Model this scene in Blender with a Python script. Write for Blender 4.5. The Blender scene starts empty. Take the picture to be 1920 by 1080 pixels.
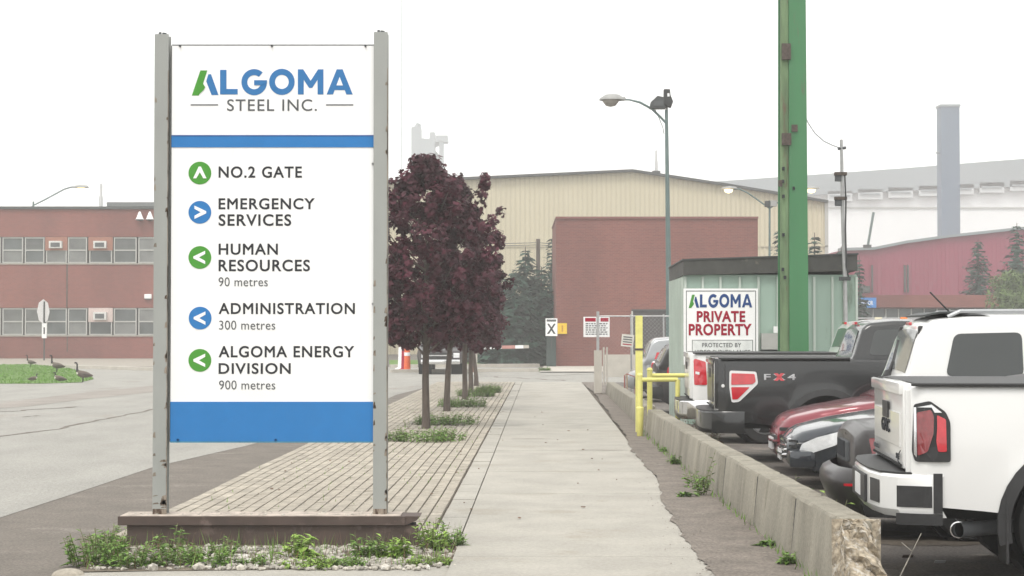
import bpy, bmesh, math, random
from mathutils import Vector, Matrix
import numpy as np
R = math.radians
rnd = random.Random(7)
SC = bpy.context.scene
COL = SC.collection
PI = math.pi

# ------------------------------------------------------------ camera, world, sun, exposure
F, CX, CY, HOR, EYE = 3400.0, 960.0, 540.0, 622.0, 1.75
PITCH = math.atan((HOR - CY) / F)
cam = bpy.data.cameras.new('camera'); cam_o = bpy.data.objects.new('camera', cam); COL.objects.link(cam_o)
cam_o.location = (0, 0, EYE); cam_o.rotation_euler = (PI / 2 + PITCH, 0, 0)
cam.sensor_width = 36; cam.lens = 36 * F / 1920; cam.clip_start = .1; cam.clip_end = 5000
SC.camera = cam_o
W = bpy.data.worlds.new('World'); SC.world = W; W.use_nodes = True
nt = W.node_tree; nt.nodes.clear()
sky = nt.nodes.new('ShaderNodeTexSky'); sky.sky_type = 'NISHITA'; sky.sun_disc = False
sky.sun_elevation = R(58); sky.sun_rotation = R(200); sky.dust_density = 4
ov = nt.nodes.new('ShaderNodeMixRGB'); ov.inputs[0].default_value = .94
tc = nt.nodes.new('ShaderNodeTexCoord'); nz = nt.nodes.new('ShaderNodeTexNoise'); nz.inputs['Scale'].default_value = 1.6
nz.inputs['Detail'].default_value = 5
rp = nt.nodes.new('ShaderNodeValToRGB')
rp.color_ramp.elements[0].position = .3; rp.color_ramp.elements[0].color = (8.7, 8.75, 8.6, 1)
rp.color_ramp.elements[1].position = .7; rp.color_ramp.elements[1].color = (10.2, 10.2, 9.9, 1)
bg = nt.nodes.new('ShaderNodeBackground'); bg.inputs[1].default_value = .1
wo = nt.nodes.new('ShaderNodeOutputWorld')
L = nt.links.new
L(tc.outputs['Generated'], nz.inputs['Vector']); L(nz.outputs[0], rp.inputs[0])
L(sky.outputs[0], ov.inputs[1]); L(rp.outputs[0], ov.inputs[2]); L(ov.outputs[0], bg.inputs[0]); L(bg.outputs[0], wo.inputs[0])
sl = bpy.data.lights.new('sun', 'SUN'); sl.energy = 1.1; sl.angle = R(20); sl.color = (1, .96, .9)
so = bpy.data.objects.new('sun', sl); COL.objects.link(so); so.rotation_euler = (R(32), 0, R(-20)); so.location = (0, 0, 60)
vs = SC.view_settings; vs.view_transform = 'Standard'; vs.look = 'None'; vs.exposure = .8; vs.gamma = 1; vs.use_curve_mapping = False
SC.cycles.volume_bounces = 1
SC.cycles.max_bounces = 6

# ------------------------------------------------------------ helpers
cp, sp = math.cos(PITCH), math.sin(PITCH)
def at(px, py, Y):
    d = Vector(((px - CX) / F, cp - sp * (CY - py) / F, sp + cp * (CY - py) / F))
    return Vector((0, 0, EYE)) + d * (Y / d.y)
def G(px, py, z=0.0):
    d = Vector(((px - CX) / F, cp - sp * (CY - py) / F, sp + cp * (CY - py) / F))
    v = Vector((0, 0, EYE)) + d * ((z - EYE) / d.z); v.z = z; return v

def mat(name, col, rough=.7, metal=0, var=.12, scale=8, bump=0, bscale=40, coat=0, emit=0, dirt=None, dscale=2, dpos=.55, stretch=None, spec=.5, trans=0, grit=0):
    m = bpy.data.materials.new(name); m.use_nodes = True; n = m.node_tree.nodes; l = m.node_tree.links.new
    b = n['Principled BSDF']; b.inputs['Roughness'].default_value = rough; b.inputs['Metallic'].default_value = metal
    b.inputs['Specular IOR Level'].default_value = spec
    if coat: b.inputs['Coat Weight'].default_value = coat; b.inputs['Coat Roughness'].default_value = .06
    g = n.new('ShaderNodeNewGeometry'); mp = n.new('ShaderNodeMapping'); l(g.outputs['Position'], mp.inputs[0])
    if stretch: mp.inputs['Scale'].default_value = stretch
    t = n.new('ShaderNodeTexNoise'); t.inputs['Scale'].default_value = scale; t.inputs['Detail'].default_value = 6
    l(mp.outputs[0], t.inputs['Vector'])
    r = n.new('ShaderNodeValToRGB'); e = r.color_ramp.elements
    e[0].position = .3; e[1].position = .7
    e[0].color = (*[c * (1 - var) for c in col], 1); e[1].color = (*[min(1, c * (1 + var)) for c in col], 1)
    l(t.outputs[0], r.inputs[0]); out = r.outputs[0]
    if dirt:
        t2 = n.new('ShaderNodeTexNoise'); t2.inputs['Scale'].default_value = dscale; t2.inputs['Detail'].default_value = 9; t2.inputs['Roughness'].default_value = .65
        l(mp.outputs[0], t2.inputs['Vector'])
        r2 = n.new('ShaderNodeValToRGB'); r2.color_ramp.elements[0].position = dpos; r2.color_ramp.elements[1].position = dpos + .09
        l(t2.outputs[0], r2.inputs[0]); mx = n.new('ShaderNodeMixRGB'); mx.inputs[2].default_value = (*dirt, 1)
        l(r2.outputs[0], mx.inputs[0]); l(out, mx.inputs[1]); out = mx.outputs[0]
    if name == 'paver_concrete':
        oi = n.new('ShaderNodeNewGeometry'); rr5 = n.new('ShaderNodeValToRGB'); rr5.color_ramp.elements[0].color = (.84, .83, .82, 1); rr5.color_ramp.elements[1].color = (1.1, 1.09, 1.07, 1)
        l(oi.outputs['Random Per Island'], rr5.inputs[0]); m5 = n.new('ShaderNodeMixRGB'); m5.blend_type = 'MULTIPLY'; m5.inputs[0].default_value = 1; l(out, m5.inputs[1]); l(rr5.outputs[0], m5.inputs[2]); out = m5.outputs[0]
    if grit:
        t4 = n.new('ShaderNodeTexNoise'); t4.inputs['Scale'].default_value = 42; t4.inputs['Detail'].default_value = 3; l(g.outputs['Position'], t4.inputs['Vector'])
        r4 = n.new('ShaderNodeValToRGB'); r4.color_ramp.elements[0].position = .32; r4.color_ramp.elements[1].position = .68
        r4.color_ramp.elements[0].color = (1 - grit,)*3 + (1,); r4.color_ramp.elements[1].color = (1 + grit,)*3 + (1,); l(t4.outputs[0], r4.inputs[0])
        m4 = n.new('ShaderNodeMixRGB'); m4.blend_type = 'MULTIPLY'; m4.inputs[0].default_value = 1; l(out, m4.inputs[1]); l(r4.outputs[0], m4.inputs[2]); out = m4.outputs[0]
    l(out, b.inputs['Base Color'])
    if bump:
        t3 = n.new('ShaderNodeTexNoise'); t3.inputs['Scale'].default_value = bscale; t3.inputs['Detail'].default_value = 8
        l(mp.outputs[0], t3.inputs['Vector']); bp = n.new('ShaderNodeBump'); bp.inputs['Strength'].default_value = bump; bp.inputs['Distance'].default_value = .02
        l(t3.outputs[0], bp.inputs['Height']); l(bp.outputs[0], b.inputs['Normal'])
    if emit: b.inputs['Emission Color'].default_value = (*col, 1); b.inputs['Emission Strength'].default_value = emit
    if trans: b.inputs['Transmission Weight'].default_value = trans
    return m

def brick_mat(name, c1, c2, mortar, scale=1.0):
    m = bpy.data.materials.new(name); m.use_nodes = True; n = m.node_tree.nodes; l = m.node_tree.links.new
    b = n['Principled BSDF']; b.inputs['Roughness'].default_value = .9
    g = n.new('ShaderNodeNewGeometry'); s = n.new('ShaderNodeSeparateXYZ'); c = n.new('ShaderNodeCombineXYZ')
    ad = n.new('ShaderNodeMath'); l(g.outputs['Position'], s.inputs[0]); l(s.outputs[0], ad.inputs[0]); l(s.outputs[1], ad.inputs[1])
    l(ad.outputs[0], c.inputs[0]); l(s.outputs[2], c.inputs[1])
    t = n.new('ShaderNodeTexBrick'); t.inputs['Scale'].default_value = 1; t.inputs['Brick Width'].default_value = .24 * scale; t.inputs['Row Height'].default_value = .08 * scale
    t.inputs['Mortar Size'].default_value = .008 * scale; t.inputs['Color1'].default_value = (*c1, 1); t.inputs['Color2'].default_value = (*c2, 1); t.inputs['Mortar'].default_value = (*mortar, 1)
    l(c.outputs[0], t.inputs['Vector'])
    no = n.new('ShaderNodeTexNoise'); no.inputs['Scale'].default_value = .35; no.inputs['Detail'].default_value = 8
    mp = n.new('ShaderNodeMapping'); mp.inputs['Scale'].default_value = (1, 1, .35); l(g.outputs['Position'], mp.inputs[0]); l(mp.outputs[0], no.inputs['Vector'])
    r = n.new('ShaderNodeValToRGB'); r.color_ramp.elements[0].position = .35; r.color_ramp.elements[0].color = (.8, .8, .82, 1); r.color_ramp.elements[1].position = .65; r.color_ramp.elements[1].color = (1.08, 1.06, 1.05, 1)
    l(no.outputs[0], r.inputs[0]); mx = n.new('ShaderNodeMixRGB'); mx.blend_type = 'MULTIPLY'; mx.inputs[0].default_value = 1
    l(t.outputs[0], mx.inputs[1]); l(r.outputs[0], mx.inputs[2]); l(mx.outputs[0], b.inputs['Base Color'])
    return m

def tag(o, label=None, cat=None, group=None, kind=None):
    if label: o['label'] = label
    if cat: o['category'] = cat
    if group: o['group'] = group
    if kind: o['kind'] = kind
    return o
def empty(name, loc, rz=0, label=None, cat=None, group=None):
    o = bpy.data.objects.new(name, None); COL.objects.link(o); o.location = loc; o.rotation_euler = (0, 0, rz); o.empty_display_size = .1
    return tag(o, label, cat, group)

class MB:
    def __init__(s): s.bm = bmesh.new()
    def poly(s, pts):
        vs_ = [s.bm.verts.new(p) for p in pts]; return s.bm.faces.new(vs_)
    def box(s, a, b, bev=0):
        x0, y0, z0 = [min(a[i], b[i]) for i in range(3)]; x1, y1, z1 = [max(a[i], b[i]) for i in range(3)]
        v = [s.bm.verts.new(p) for p in ((x0,y0,z0),(x1,y0,z0),(x1,y1,z0),(x0,y1,z0),(x0,y0,z1),(x1,y0,z1),(x1,y1,z1),(x0,y1,z1))]
        fs = [s.bm.faces.new([v[i] for i in q]) for q in ((0,3,2,1),(4,5,6,7),(0,1,5,4),(1,2,6,5),(2,3,7,6),(3,0,4,7))]
        if bev:
            es = list({e for f in fs for e in f.edges}); bmesh.ops.bevel(s.bm, geom=es, offset=bev, segments=2, affect='EDGES', profile=.6)
        return s
    def prism(s, pts, d):
        """pts: planar loop; extruded by vector d"""
        d = Vector(d); a = [s.bm.verts.new(p) for p in pts]; b = [s.bm.verts.new(Vector(p) + d) for p in pts]; n = len(pts)
        s.bm.faces.new(a); s.bm.faces.new(b[::-1])
        for i in range(n): s.bm.faces.new((a[i], b[i], b[(i+1) % n], a[(i+1) % n]))
        return s
    def tube(s, path, rad, seg=8, cap=True):
        path = [Vector(p) for p in path]; n = len(path)
        if not hasattr(rad, '__len__'): rad = [rad] * n
        rings = []; up = Vector((0, 0, 1))
        for i, p in enumerate(path):
            t = (path[min(i+1, n-1)] - path[max(i-1, 0)]).normalized()
            u = t.cross(up if abs(t.z) < .95 else Vector((0, 1, 0))).normalized(); w = t.cross(u)
            rings.append([s.bm.verts.new(p + (u * math.cos(2*PI*k/seg) + w * math.sin(2*PI*k/seg)) * rad[i]) for k in range(seg)])
        for i in range(n - 1):
            for k in range(seg): s.bm.faces.new((rings[i][k], rings[i][(k+1) % seg], rings[i+1][(k+1) % seg], rings[i+1][k]))
        if cap: s.bm.faces.new(rings[0][::-1]); s.bm.faces.new(rings[-1])
        return s
    def lathe(s, prof, c, axis='y', seg=32):
        """prof: list of (radius, offset along axis), closed loop not required"""
        rings = []
        for r, h in prof:
            ring = []
            for k in range(seg):
                a = 2*PI*k/seg; x, y = r*math.cos(a), r*math.sin(a)
                ring.append(s.bm.verts.new(Vector(c) + (Vector((x, h, y)) if axis == 'y' else Vector((x, y, h)))))
            rings.append(ring)
        for i in range(len(rings) - 1):
            for k in range(seg): s.bm.faces.new((rings[i][k], rings[i][(k+1) % seg], rings[i+1][(k+1) % seg], rings[i+1][k]))
        return s
    def build(s, name, m, parent=None, smooth=None, loc=None, kind=None):
        bmesh.ops.recalc_face_normals(s.bm, faces=s.bm.faces)
        if smooth:
            for f in s.bm.faces: f.smooth = True
            for e in s.bm.edges:
                if len(e.link_faces) == 2 and e.calc_face_angle(0) > R(smooth): e.smooth = False
        me = bpy.data.meshes.new(name); s.bm.to_mesh(me); s.bm.free()
        if m: me.materials.append(m)
        o = bpy.data.objects.new(name, me); COL.objects.link(o)
        if parent: o.parent = parent
        if loc: o.location = loc
        if kind: o['kind'] = kind
        return o
def mesh_from(name, verts, faces, m, parent=None, kind=None):
    me = bpy.data.meshes.new(name); me.from_pydata(verts, [], faces); me.materials.append(m)
    o = bpy.data.objects.new(name, me); COL.objects.link(o)
    if parent: o.parent = parent
    if kind: o['kind'] = kind
    return o
def share(src, parent=None, loc=None, name=None):
    c = src.copy(); COL.objects.link(c)
    if parent is not None: c.parent = parent
    if loc is not None: c.location = loc
    if name: c.name = name
    return c
def kids(o): return [c for c in list(bpy.data.objects) if c.parent == o]
def copy_tree(o, parent=None):
    c = o.copy(); COL.objects.link(c); c.parent = parent
    for ch in kids(o): copy_tree(ch, c)
    return c
def sheet(name, pts, z, m, kind='structure', parent=None):
    return mesh_from(name, [(p[0], p[1], z) for p in pts], [tuple(range(len(pts)))], m, parent, kind)

def text(name, body, x0, x1, y0, y1, P, m, parent, off=0.0, sp_=1.0, depth=.002):
    """flat lettering fitted in the px box x0..x1, y0..y1 (top,bottom); P(px,py)->point on a plane facing -y, parent-local"""
    cu = bpy.data.curves.new('lettering', 'FONT'); cu.body = body; cu.offset = min(off, 0); cu.bevel_depth = max(off, 0); cu.bevel_resolution = 0; cu.space_character = sp_; cu.extrude = .004
    cu.resolution_u = 6
    to = bpy.data.objects.new('tmp', cu); COL.objects.link(to)
    dg = bpy.context.evaluated_depsgraph_get(); me = bpy.data.meshes.new_from_object(to.evaluated_get(dg)); bpy.data.objects.remove(to)
    a, b = P(x0, y1), P(x1, y0)
    co = np.array([v.co[:] for v in me.vertices]); mn, mx = co.min(0), co.max(0)
    for v in me.vertices:
        u = (v.co.x - mn[0]) / (mx[0] - mn[0]); w = (v.co.y - mn[1]) / (mx[1] - mn[1])
        v.co = (a.x + (b.x - a.x) * u, a.y - depth * (v.co.z - mn[2]) / (mx[2] - mn[2]), a.z + (b.z - a.z) * w)
    me.materials.clear(); me.materials.append(m); me.name = name
    o = bpy.data.objects.new(name, me); COL.objects.link(o); o.parent = parent
    return o

# ------------------------------------------------------------ materials
M = {}
M['road_light'] = mat('light_asphalt', (.285, .275, .25), .9, var=.1, scale=1.2, bump=.5, bscale=35, dirt=(.25, .225, .195), dscale=.5, dpos=.57, stretch=(1, .35, 1), grit=0.22)
M['asphalt'] = mat('dark_asphalt', (.15, .13, .11), .93, var=.14, scale=2.2, bump=.5, bscale=60, dirt=(.22, .2, .175), dscale=1.1, dpos=.6, grit=0.3)
M['parking'] = mat('parking_asphalt', (.125, .11, .098), .9, var=.2, scale=1.2, bump=.6, bscale=40, dirt=(.2, .175, .15), dscale=1.3, dpos=.52, grit=0.3)
M['walk'] = mat('sidewalk_concrete', (.355, .335, .295), .9, var=.12, scale=1.3, bump=.35, bscale=60, dirt=(.32, .295, .25), dscale=.9, dpos=.56, grit=0.1)
M['paver'] = mat('paver_concrete', (.375, .34, .285), .9, var=.2, scale=7, bump=.4, bscale=90, grit=0.12)
M['joint'] = mat('joint_sand', (.11, .09, .07), 1, var=.3, scale=14)
M['dirt'] = mat('dirt', (.175, .15, .128), 1, var=.18, scale=3, bump=.6, bscale=45, dirt=(.24, .21, .18), dscale=2.5, dpos=.6, grit=0.3)
M['grass'] = mat('lawn', (.1, .19, .03), 1, var=.35, scale=3)
M['grassblade'] = mat('grass_blade', (.12, .24, .035), .8, var=.4, scale=6)
M['kerb'] = mat('kerb_concrete', (.45, .42, .37), .9, var=.1, scale=3)
M['barrier'] = mat('barrier_concrete', (.255, .235, .19), .92, var=.2, scale=3.0, bump=.5, bscale=40, dirt=(.17, .15, .115), dscale=2.6, dpos=.57, stretch=(1, 1, .3), grit=0.14)
M['broken'] = mat('broken_aggregate', (.33, .28, .21), .95, var=.5, scale=26, bump=1, bscale=30, dirt=(.48, .45, .4), dscale=17, dpos=.53)
M['white'] = mat('sign_white', (.84, .84, .84), .4, var=.02, scale=1.5, dirt=(.77, .77, .75), dscale=2.2, dpos=.62, stretch=(2, 1, .35))
M['blue'] = mat('sign_blue', (.036, .185, .46), .85, spec=.15, var=.03)
M['blue_text'] = mat('logo_blue', (.045, .175, .40), .85, spec=.15, var=.03)
M['green_text'] = mat('logo_green', (.075, .29, .045), .85, spec=.15, var=.03)
M['navy'] = mat('navy_print', (.025, .07, .22), .85, spec=.15, var=.03)
M['red_text'] = mat('red_print', (.33, .004, .03), .85, spec=.15, var=.03)
M['ink'] = mat('charcoal_print', (.038, .04, .045), .9, spec=.1, var=.03)
M['ink2'] = mat('grey_print', (.10, .105, .11), .9, spec=.1, var=.03)
M['galv'] = mat('grey_post_paint', (.30, .31, .295), .55, var=.06, scale=5, dirt=(.16, .1, .05), dscale=9, dpos=.68, stretch=(1, 1, .3))
M['rustpost'] = mat('rusty_post_edge', (.24, .2, .16), .7, var=.3, scale=14, dirt=(.06, .035, .02), dscale=20, dpos=.5, stretch=(1, 1, .25))
M['beam'] = mat('weathered_beam', (.075, .052, .043), .75, var=.25, scale=4, dirt=(.14, .1, .085), dscale=5, dpos=.56, stretch=(1, 1, 1))
M['beamtop'] = mat('beam_dust', (.42, .36, .31), .9, var=.3, scale=9, bump=.4)
M['brick'] = brick_mat('red_brick', (.235, .072, .058), (.19, .06, .05), (.25, .13, .11))
M['brick2'] = brick_mat('dark_red_brick', (.22, .078, .062), (.175, .06, .05), (.22, .12, .1))
M['roofdark'] = mat('dark_flashing', (.045, .05, .05), .6, var=.15)
M['glass'] = mat('window_glass', (.08, .09, .09), .12, var=.35, scale=.7)
M['glass2'] = mat('blind_glass', (.17, .175, .17), .3, var=.2, scale=1.1)
M['frame'] = mat('window_frame', (.42, .42, .4), .5, var=.05)
M['spandrel'] = mat('spandrel_panel', (.3, .13, .09), .7, var=.1)
M['pinkpanel'] = mat('pale_panel', (.55, .45, .42), .7, var=.1)
M['acwhite'] = mat('ac_white', (.6, .6, .58), .5)
M['beige'] = mat('beige_cladding', (.6, .55, .41), .6, var=.04, scale=.4, stretch=(1, 1, .2))
M['beigerib'] = mat('beige_cladding_rib', (.52, .47, .34), .6, var=.05, scale=.4)
M['maroon'] = mat('maroon_cladding', (.27, .035, .075), .6, var=.05, scale=.4, stretch=(1, 1, .1))
M['farwhite'] = mat('white_cladding', (.78, .79, .8), .6, var=.03, scale=.1)
M['farroof'] = mat('grey_roof', (.235, .265, .28), .6, var=.08, scale=.05)
M['monitor'] = mat('monitor_frame', (.5, .52, .53), .6, var=.05, scale=.2)
M['stack'] = mat('stack_blue_grey', (.09, .135, .195), .6, var=.07, scale=.3, stretch=(1, 1, .2))
M['shed'] = mat('pale_green_panel', (.33, .44, .375), .55, var=.08, scale=2, dirt=(.2, .26, .21), dscale=3, dpos=.6, stretch=(1, 1, .2))
M['shedrib'] = mat('green_batten', (.46, .52, .47), .5, var=.08, scale=5, stretch=(1, 1, .2))
M['fascia'] = mat('shed_fascia', (.055, .055, .05), .7, var=.25, scale=4, dirt=(.12, .11, .09), dscale=5, dpos=.6)
M['gpost'] = mat('green_column_paint', (.042, .17, .065), .5, var=.12, scale=1.6, dirt=(.1, .09, .06), dscale=5, dpos=.66, stretch=(1.5, 1.5, .2))
M['gpostrust'] = mat('rusty_green_edge', (.13, .2, .1), .75, var=.3, scale=5, dirt=(.12, .08, .05), dscale=3, dpos=.56, stretch=(2, 2, .3))
M['rust'] = mat('rust', (.075, .058, .048), .9, var=.4, scale=20)
M['yellow'] = mat('yellow_paint', (.7, .66, .2), .5, var=.08, scale=7, dirt=(.3, .26, .08), dscale=9, dpos=.7)
M['steel'] = mat('galvanised_pipe', (.4, .4, .4), .4, metal=.4, var=.15, scale=9)
M['lamp_pole'] = mat('lamp_pole_paint', (.1, .15, .145), .5, var=.15, scale=2)
M['lamp_head'] = mat('lamp_head_grey', (.3, .3, .29), .5, var=.1)
M['black'] = mat('black_plastic', (.018, .018, .019), .55, var=.2, scale=12)
M['rubber'] = mat('tyre_rubber', (.02, .02, .02), .85, var=.2, scale=20)
M['under'] = mat('underbody', (.008, .008, .008), .95, var=.2)
M['wpaint'] = mat('white_car_paint', (.72, .72, .71), .3, var=.02, scale=1, coat=.8)
M['bpaint'] = mat('black_car_paint', (.012, .013, .014), .25, var=.12, scale=3, coat=.5, dirt=(.022, .021, .02), dscale=3, dpos=.6)
M['gpaint'] = mat('dark_grey_car_paint', (.026, .022, .023), .4, metal=.1, var=.08, scale=2, coat=.25)
M['npaint'] = mat('blue_black_car_paint', (.026, .032, .042), .25, metal=.3, var=.08, scale=2, coat=1)
M['rpaint'] = mat('red_car_paint', (.2, .008, .022), .28, metal=.2, var=.06, scale=2, coat=1)
M['spaint'] = mat('silver_car_paint', (.35, .36, .37), .3, metal=.6, var=.05, coat=.7)
M['chrome'] = mat('chrome', (.72, .72, .72), .12, metal=1, var=.04)
M['alloy'] = mat('alloy_wheel', (.45, .45, .46), .3, metal=.8, var=.05)
M['cglass'] = mat('tinted_car_glass', (.05, .055, .055), .05, var=.1, scale=1)
M['cglass2'] = mat('light_car_glass', (.14, .15, .15), .06, var=.2, scale=1)
M['lens_red'] = mat('red_lens', (.5, .008, .02), .12, var=.12, scale=18, coat=1)
M['lens_dark'] = mat('dark_red_lens', (.2, .02, .025), .12, var=.2, scale=25, coat=1)
M['lens_clear'] = mat('headlight_lens', (.7, .71, .72), .1, var=.12, scale=14, coat=1)
M['orange'] = mat('orange_plastic', (.75, .13, .03), .5, var=.08)
M['orange_lens'] = mat('amber_lens', (.8, .22, .05), .2, var=.1)
M['plate'] = mat('plate_white', (.7, .7, .7), .5, var=.03)
M['gravel'] = mat('white_gravel', (.36, .335, .29), .9, var=.6, scale=15, dirt=(.6, .58, .54), dscale=9, dpos=.56)
M['soil'] = mat('bed_soil', (.14, .115, .085), 1, var=.4, scale=10, bump=.5)
M['weed'] = mat('weed_leaf', (.14, .25, .045), .65, var=.4, scale=5)
M['weed2'] = mat('weed_leaf_yellow', (.23, .36, .06), .6, var=.3, scale=7)
M['dryweed'] = mat('dry_weed', (.16, .095, .06), .9, var=.4, scale=8)
M['stem'] = mat('stem', (.16, .17, .07), .8)
M['maple'] = mat('purple_leaf', (.056, .0095, .019), .65, var=.65, scale=3.6, spec=.25)
M['bark'] = mat('bark', (.095, .075, .062), .95, var=.3, scale=10, bump=.8, bscale=30, stretch=(1, 1, .2))
M['spruce'] = mat('spruce_needle', (.028, .07, .048), .85, var=.45, scale=1.1)
M['decid'] = mat('bush_leaf', (.1, .15, .045), .8, var=.4, scale=1.5)
M['goose_b'] = mat('goose_brown', (.12, .095, .075), .9, var=.25, scale=15)
M['goose_k'] = mat('goose_black', (.015, .014, .014), .8)
M['goose_w'] = mat('goose_white', (.6, .57, .5), .9)
M['glow'] = mat('lit_lamp', (1, .8, .42), .5, var=0, emit=1.6)
M['sign_y'] = mat('yellow_sign', (.75, .5, .03), .5, var=.03)
M['darkdoor'] = mat('dark_doorway', (.06, .055, .055), .8, var=.1)
M['darkgreen'] = mat('dark_green_cabinet', (.04, .06, .055), .7, var=.1)
M['bluesign'] = mat('bright_blue_sign', (.06, .22, .55), .5)
M['litter'] = mat('litter', (.3, .3, .3), .6)

# ============================================================ GROUND
g = sheet('ground', [(-700, -30), (700, -30), (700, 900), (-700, 900)], 0, M['parking'])
# light road to the left
road = [G(-900, 1010), G(-260, 1000), G(0, 972), G(130, 930), G(290, 876), G(457, 838), G(640, 790), G(742, 741), G(830, 719), G(1500, 716), G(1500, 689), G(-900, 689)]
sheet('road', [(p.x, p.y) for p in road], .008, M['road_light'])
strip = [G(-900, 1150), G(150, 1150), G(200, 1078), G(300, 990), G(365, 960), (-3.12, 17.5), (-3.06, 28), (-2.9, 44), (-2.6, 60), G(834, 718), G(742, 740), G(640, 789), G(457, 837), G(290, 875), G(130, 929), G(0, 971), G(-260, 999), G(-900, 1009)]
sheet('asphalt_shoulder', [(p[0], p[1]) for p in strip], .004, M['asphalt'])
def ribbon(name, pts, w, z, m):
    V = []; Fc = []
    for i, p in enumerate(pts):
        q = pts[min(i+1, len(pts)-1)]; o_ = pts[max(i-1, 0)]; t = Vector((q[0]-o_[0], q[1]-o_[1], 0)).normalized(); n_ = Vector((-t.y, t.x, 0))
        ww = w * rnd.uniform(.6, 1.3)
        V += [(p[0]+n_.x*ww, p[1]+n_.y*ww, z), (p[0]-n_.x*ww, p[1]-n_.y*ww, z)]
        if i: Fc.append((2*i-2, 2*i-1, 2*i+1, 2*i))
    return mesh_from(name, V, Fc, m, kind='structure')
def wob(a, b, n, amp):
    return [(a.x+(b.x-a.x)*i/n + rnd.uniform(-amp, amp), a.y+(b.y-a.y)*i/n + rnd.uniform(-amp, amp)*2) for i in range(n+1)]
ribbon('road_crack', wob(G(-60, 828), G(110, 805), 10, .05) + wob(G(120, 802), G(300, 766), 18, .05), .045, .012, M['asphalt'])
ribbon('road_crack', wob(G(40, 783), G(75, 780), 6, .05), .05, .012, M['asphalt'])
ribbon('road_crack', wob(G(-40, 776), G(150, 763), 14, .15), .08, .012, M['asphalt'])
ribbon('road_crack', wob(G(1150, 700), G(1010, 706), 8, .1), .08, .012, M['asphalt'])
ribbon('road_crack', wob(G(900, 706), G(1060, 714), 14, .2), .12, .012, M['asphalt'])
tyre = [G(-200, 771), G(0, 757), G(120, 741), G(300, 722), G(300, 735), G(170, 748), G(60, 762), G(-200, 782)]
sheet('road_patch', [(p.x, p.y) for p in tyre], .012, mat('darker_road_patch', (.25, .225, .2), .9, var=.15, scale=.6))
ribbon('sidewalk_crack', wob(G(958, 823, .04), G(1032, 822, .04), 8, .02), .02, .0405, M['joint'])
ribbon('sidewalk_crack', wob(G(1085, 843, .04), G(1168, 844, .04), 8, .02), .012, .0405, M['joint'])
for (px, py, r_) in ((1750, 1062, .5), (1720, 1015, .7), (1690, 1075, .3), (1620, 1000, .5)):
    c_ = G(px, py); sheet('oil_stain', [(c_.x + r_*(.7 + .3*rnd.random())*math.cos(a_*.4), c_.y + r_*.6*(.6 + .4*rnd.random())*math.sin(a_*.4)) for a_ in range(16)], .004, M['asphalt'] if py > 1050 else M['joint'])
# lawn island, kerbs
lawn = [G(-400, 684), G(60, 684), G(120, 689), G(165, 700), G(175, 712), G(150, 718), G(80, 720), G(-400, 722)]
sheet('lawn_island', [(p.x, p.y) for p in lawn], .02, M['grass'])
def grass_field(name, poly, n, hmin, hmax, w, m, z=.05, parent=None):
    xs = [p[0] for p in poly]; ys = [p[1] for p in poly]; V = []; Fc = []; k = 0
    def inside(x, y):
        c = False; j = len(poly) - 1
        for i in range(len(poly)):
            if (poly[i][1] > y) != (poly[j][1] > y) and x < (poly[j][0]-poly[i][0])*(y-poly[i][1])/(poly[j][1]-poly[i][1]) + poly[i][0]: c = not c
            j = i
        return c
    while k < n:
        x, y = rnd.uniform(min(xs), max(xs)), rnd.uniform(min(ys), max(ys))
        if not inside(x, y): continue
        h = rnd.uniform(hmin, hmax); a = rnd.uniform(0, PI); dx, dy = math.cos(a)*w, math.sin(a)*w; b = len(V)
        V += [(x-dx, y-dy, z), (x+dx, y+dy, z), (x+rnd.uniform(-.4, .4)*h, y+rnd.uniform(-.4, .4)*h, z+h)]; Fc.append((b, b+1, b+2)); k += 1
    o = mesh_from(name, V, Fc, m, parent, 'stuff'); return o
o = grass_field('grass', [(p.x, p.y) for p in lawn if p.x > -45], 12000, .02, .07, .03, M['grassblade'], .02); tag(o, 'short green grass on the island beside the road', 'grass')
for i, (a, b, h, w) in enumerate([((120, 691), (330, 697), .16, .5), ((300, 690), (700, 694), .14, .4), ((735, 690), (1012, 688), .16, .45), ((735, 699), (1010, 697), .14, .35)]):
    A, B = G(*a), G(*b); t = (B - A).normalized(); n_ = Vector((-t.y, t.x, 0)) * w
    MB().prism([A, B, B + n_, A + n_], (0, 0, h)).build('kerb', M['kerb'], kind='structure')
lawn2 = [G(730, 686), G(1026, 686), G(1026, 676), G(730, 676)]
sheet('far_lawn', [(p.x, p.y) for p in lawn2], .03, M['grass'])
sheet('building_apron', [(p.x, p.y) for p in [G(-500, 684), G(710, 690), G(710, 672.5), G(-500, 672.5)]], .012, mat('apron_concrete', (.3, .27, .23), .9))
sheet('gatehouse_apron', [(p.x, p.y) for p in [G(1012, 699), G(1280, 699), G(1280, 688), G(1020, 688)]], .05, M['kerb'])

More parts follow.
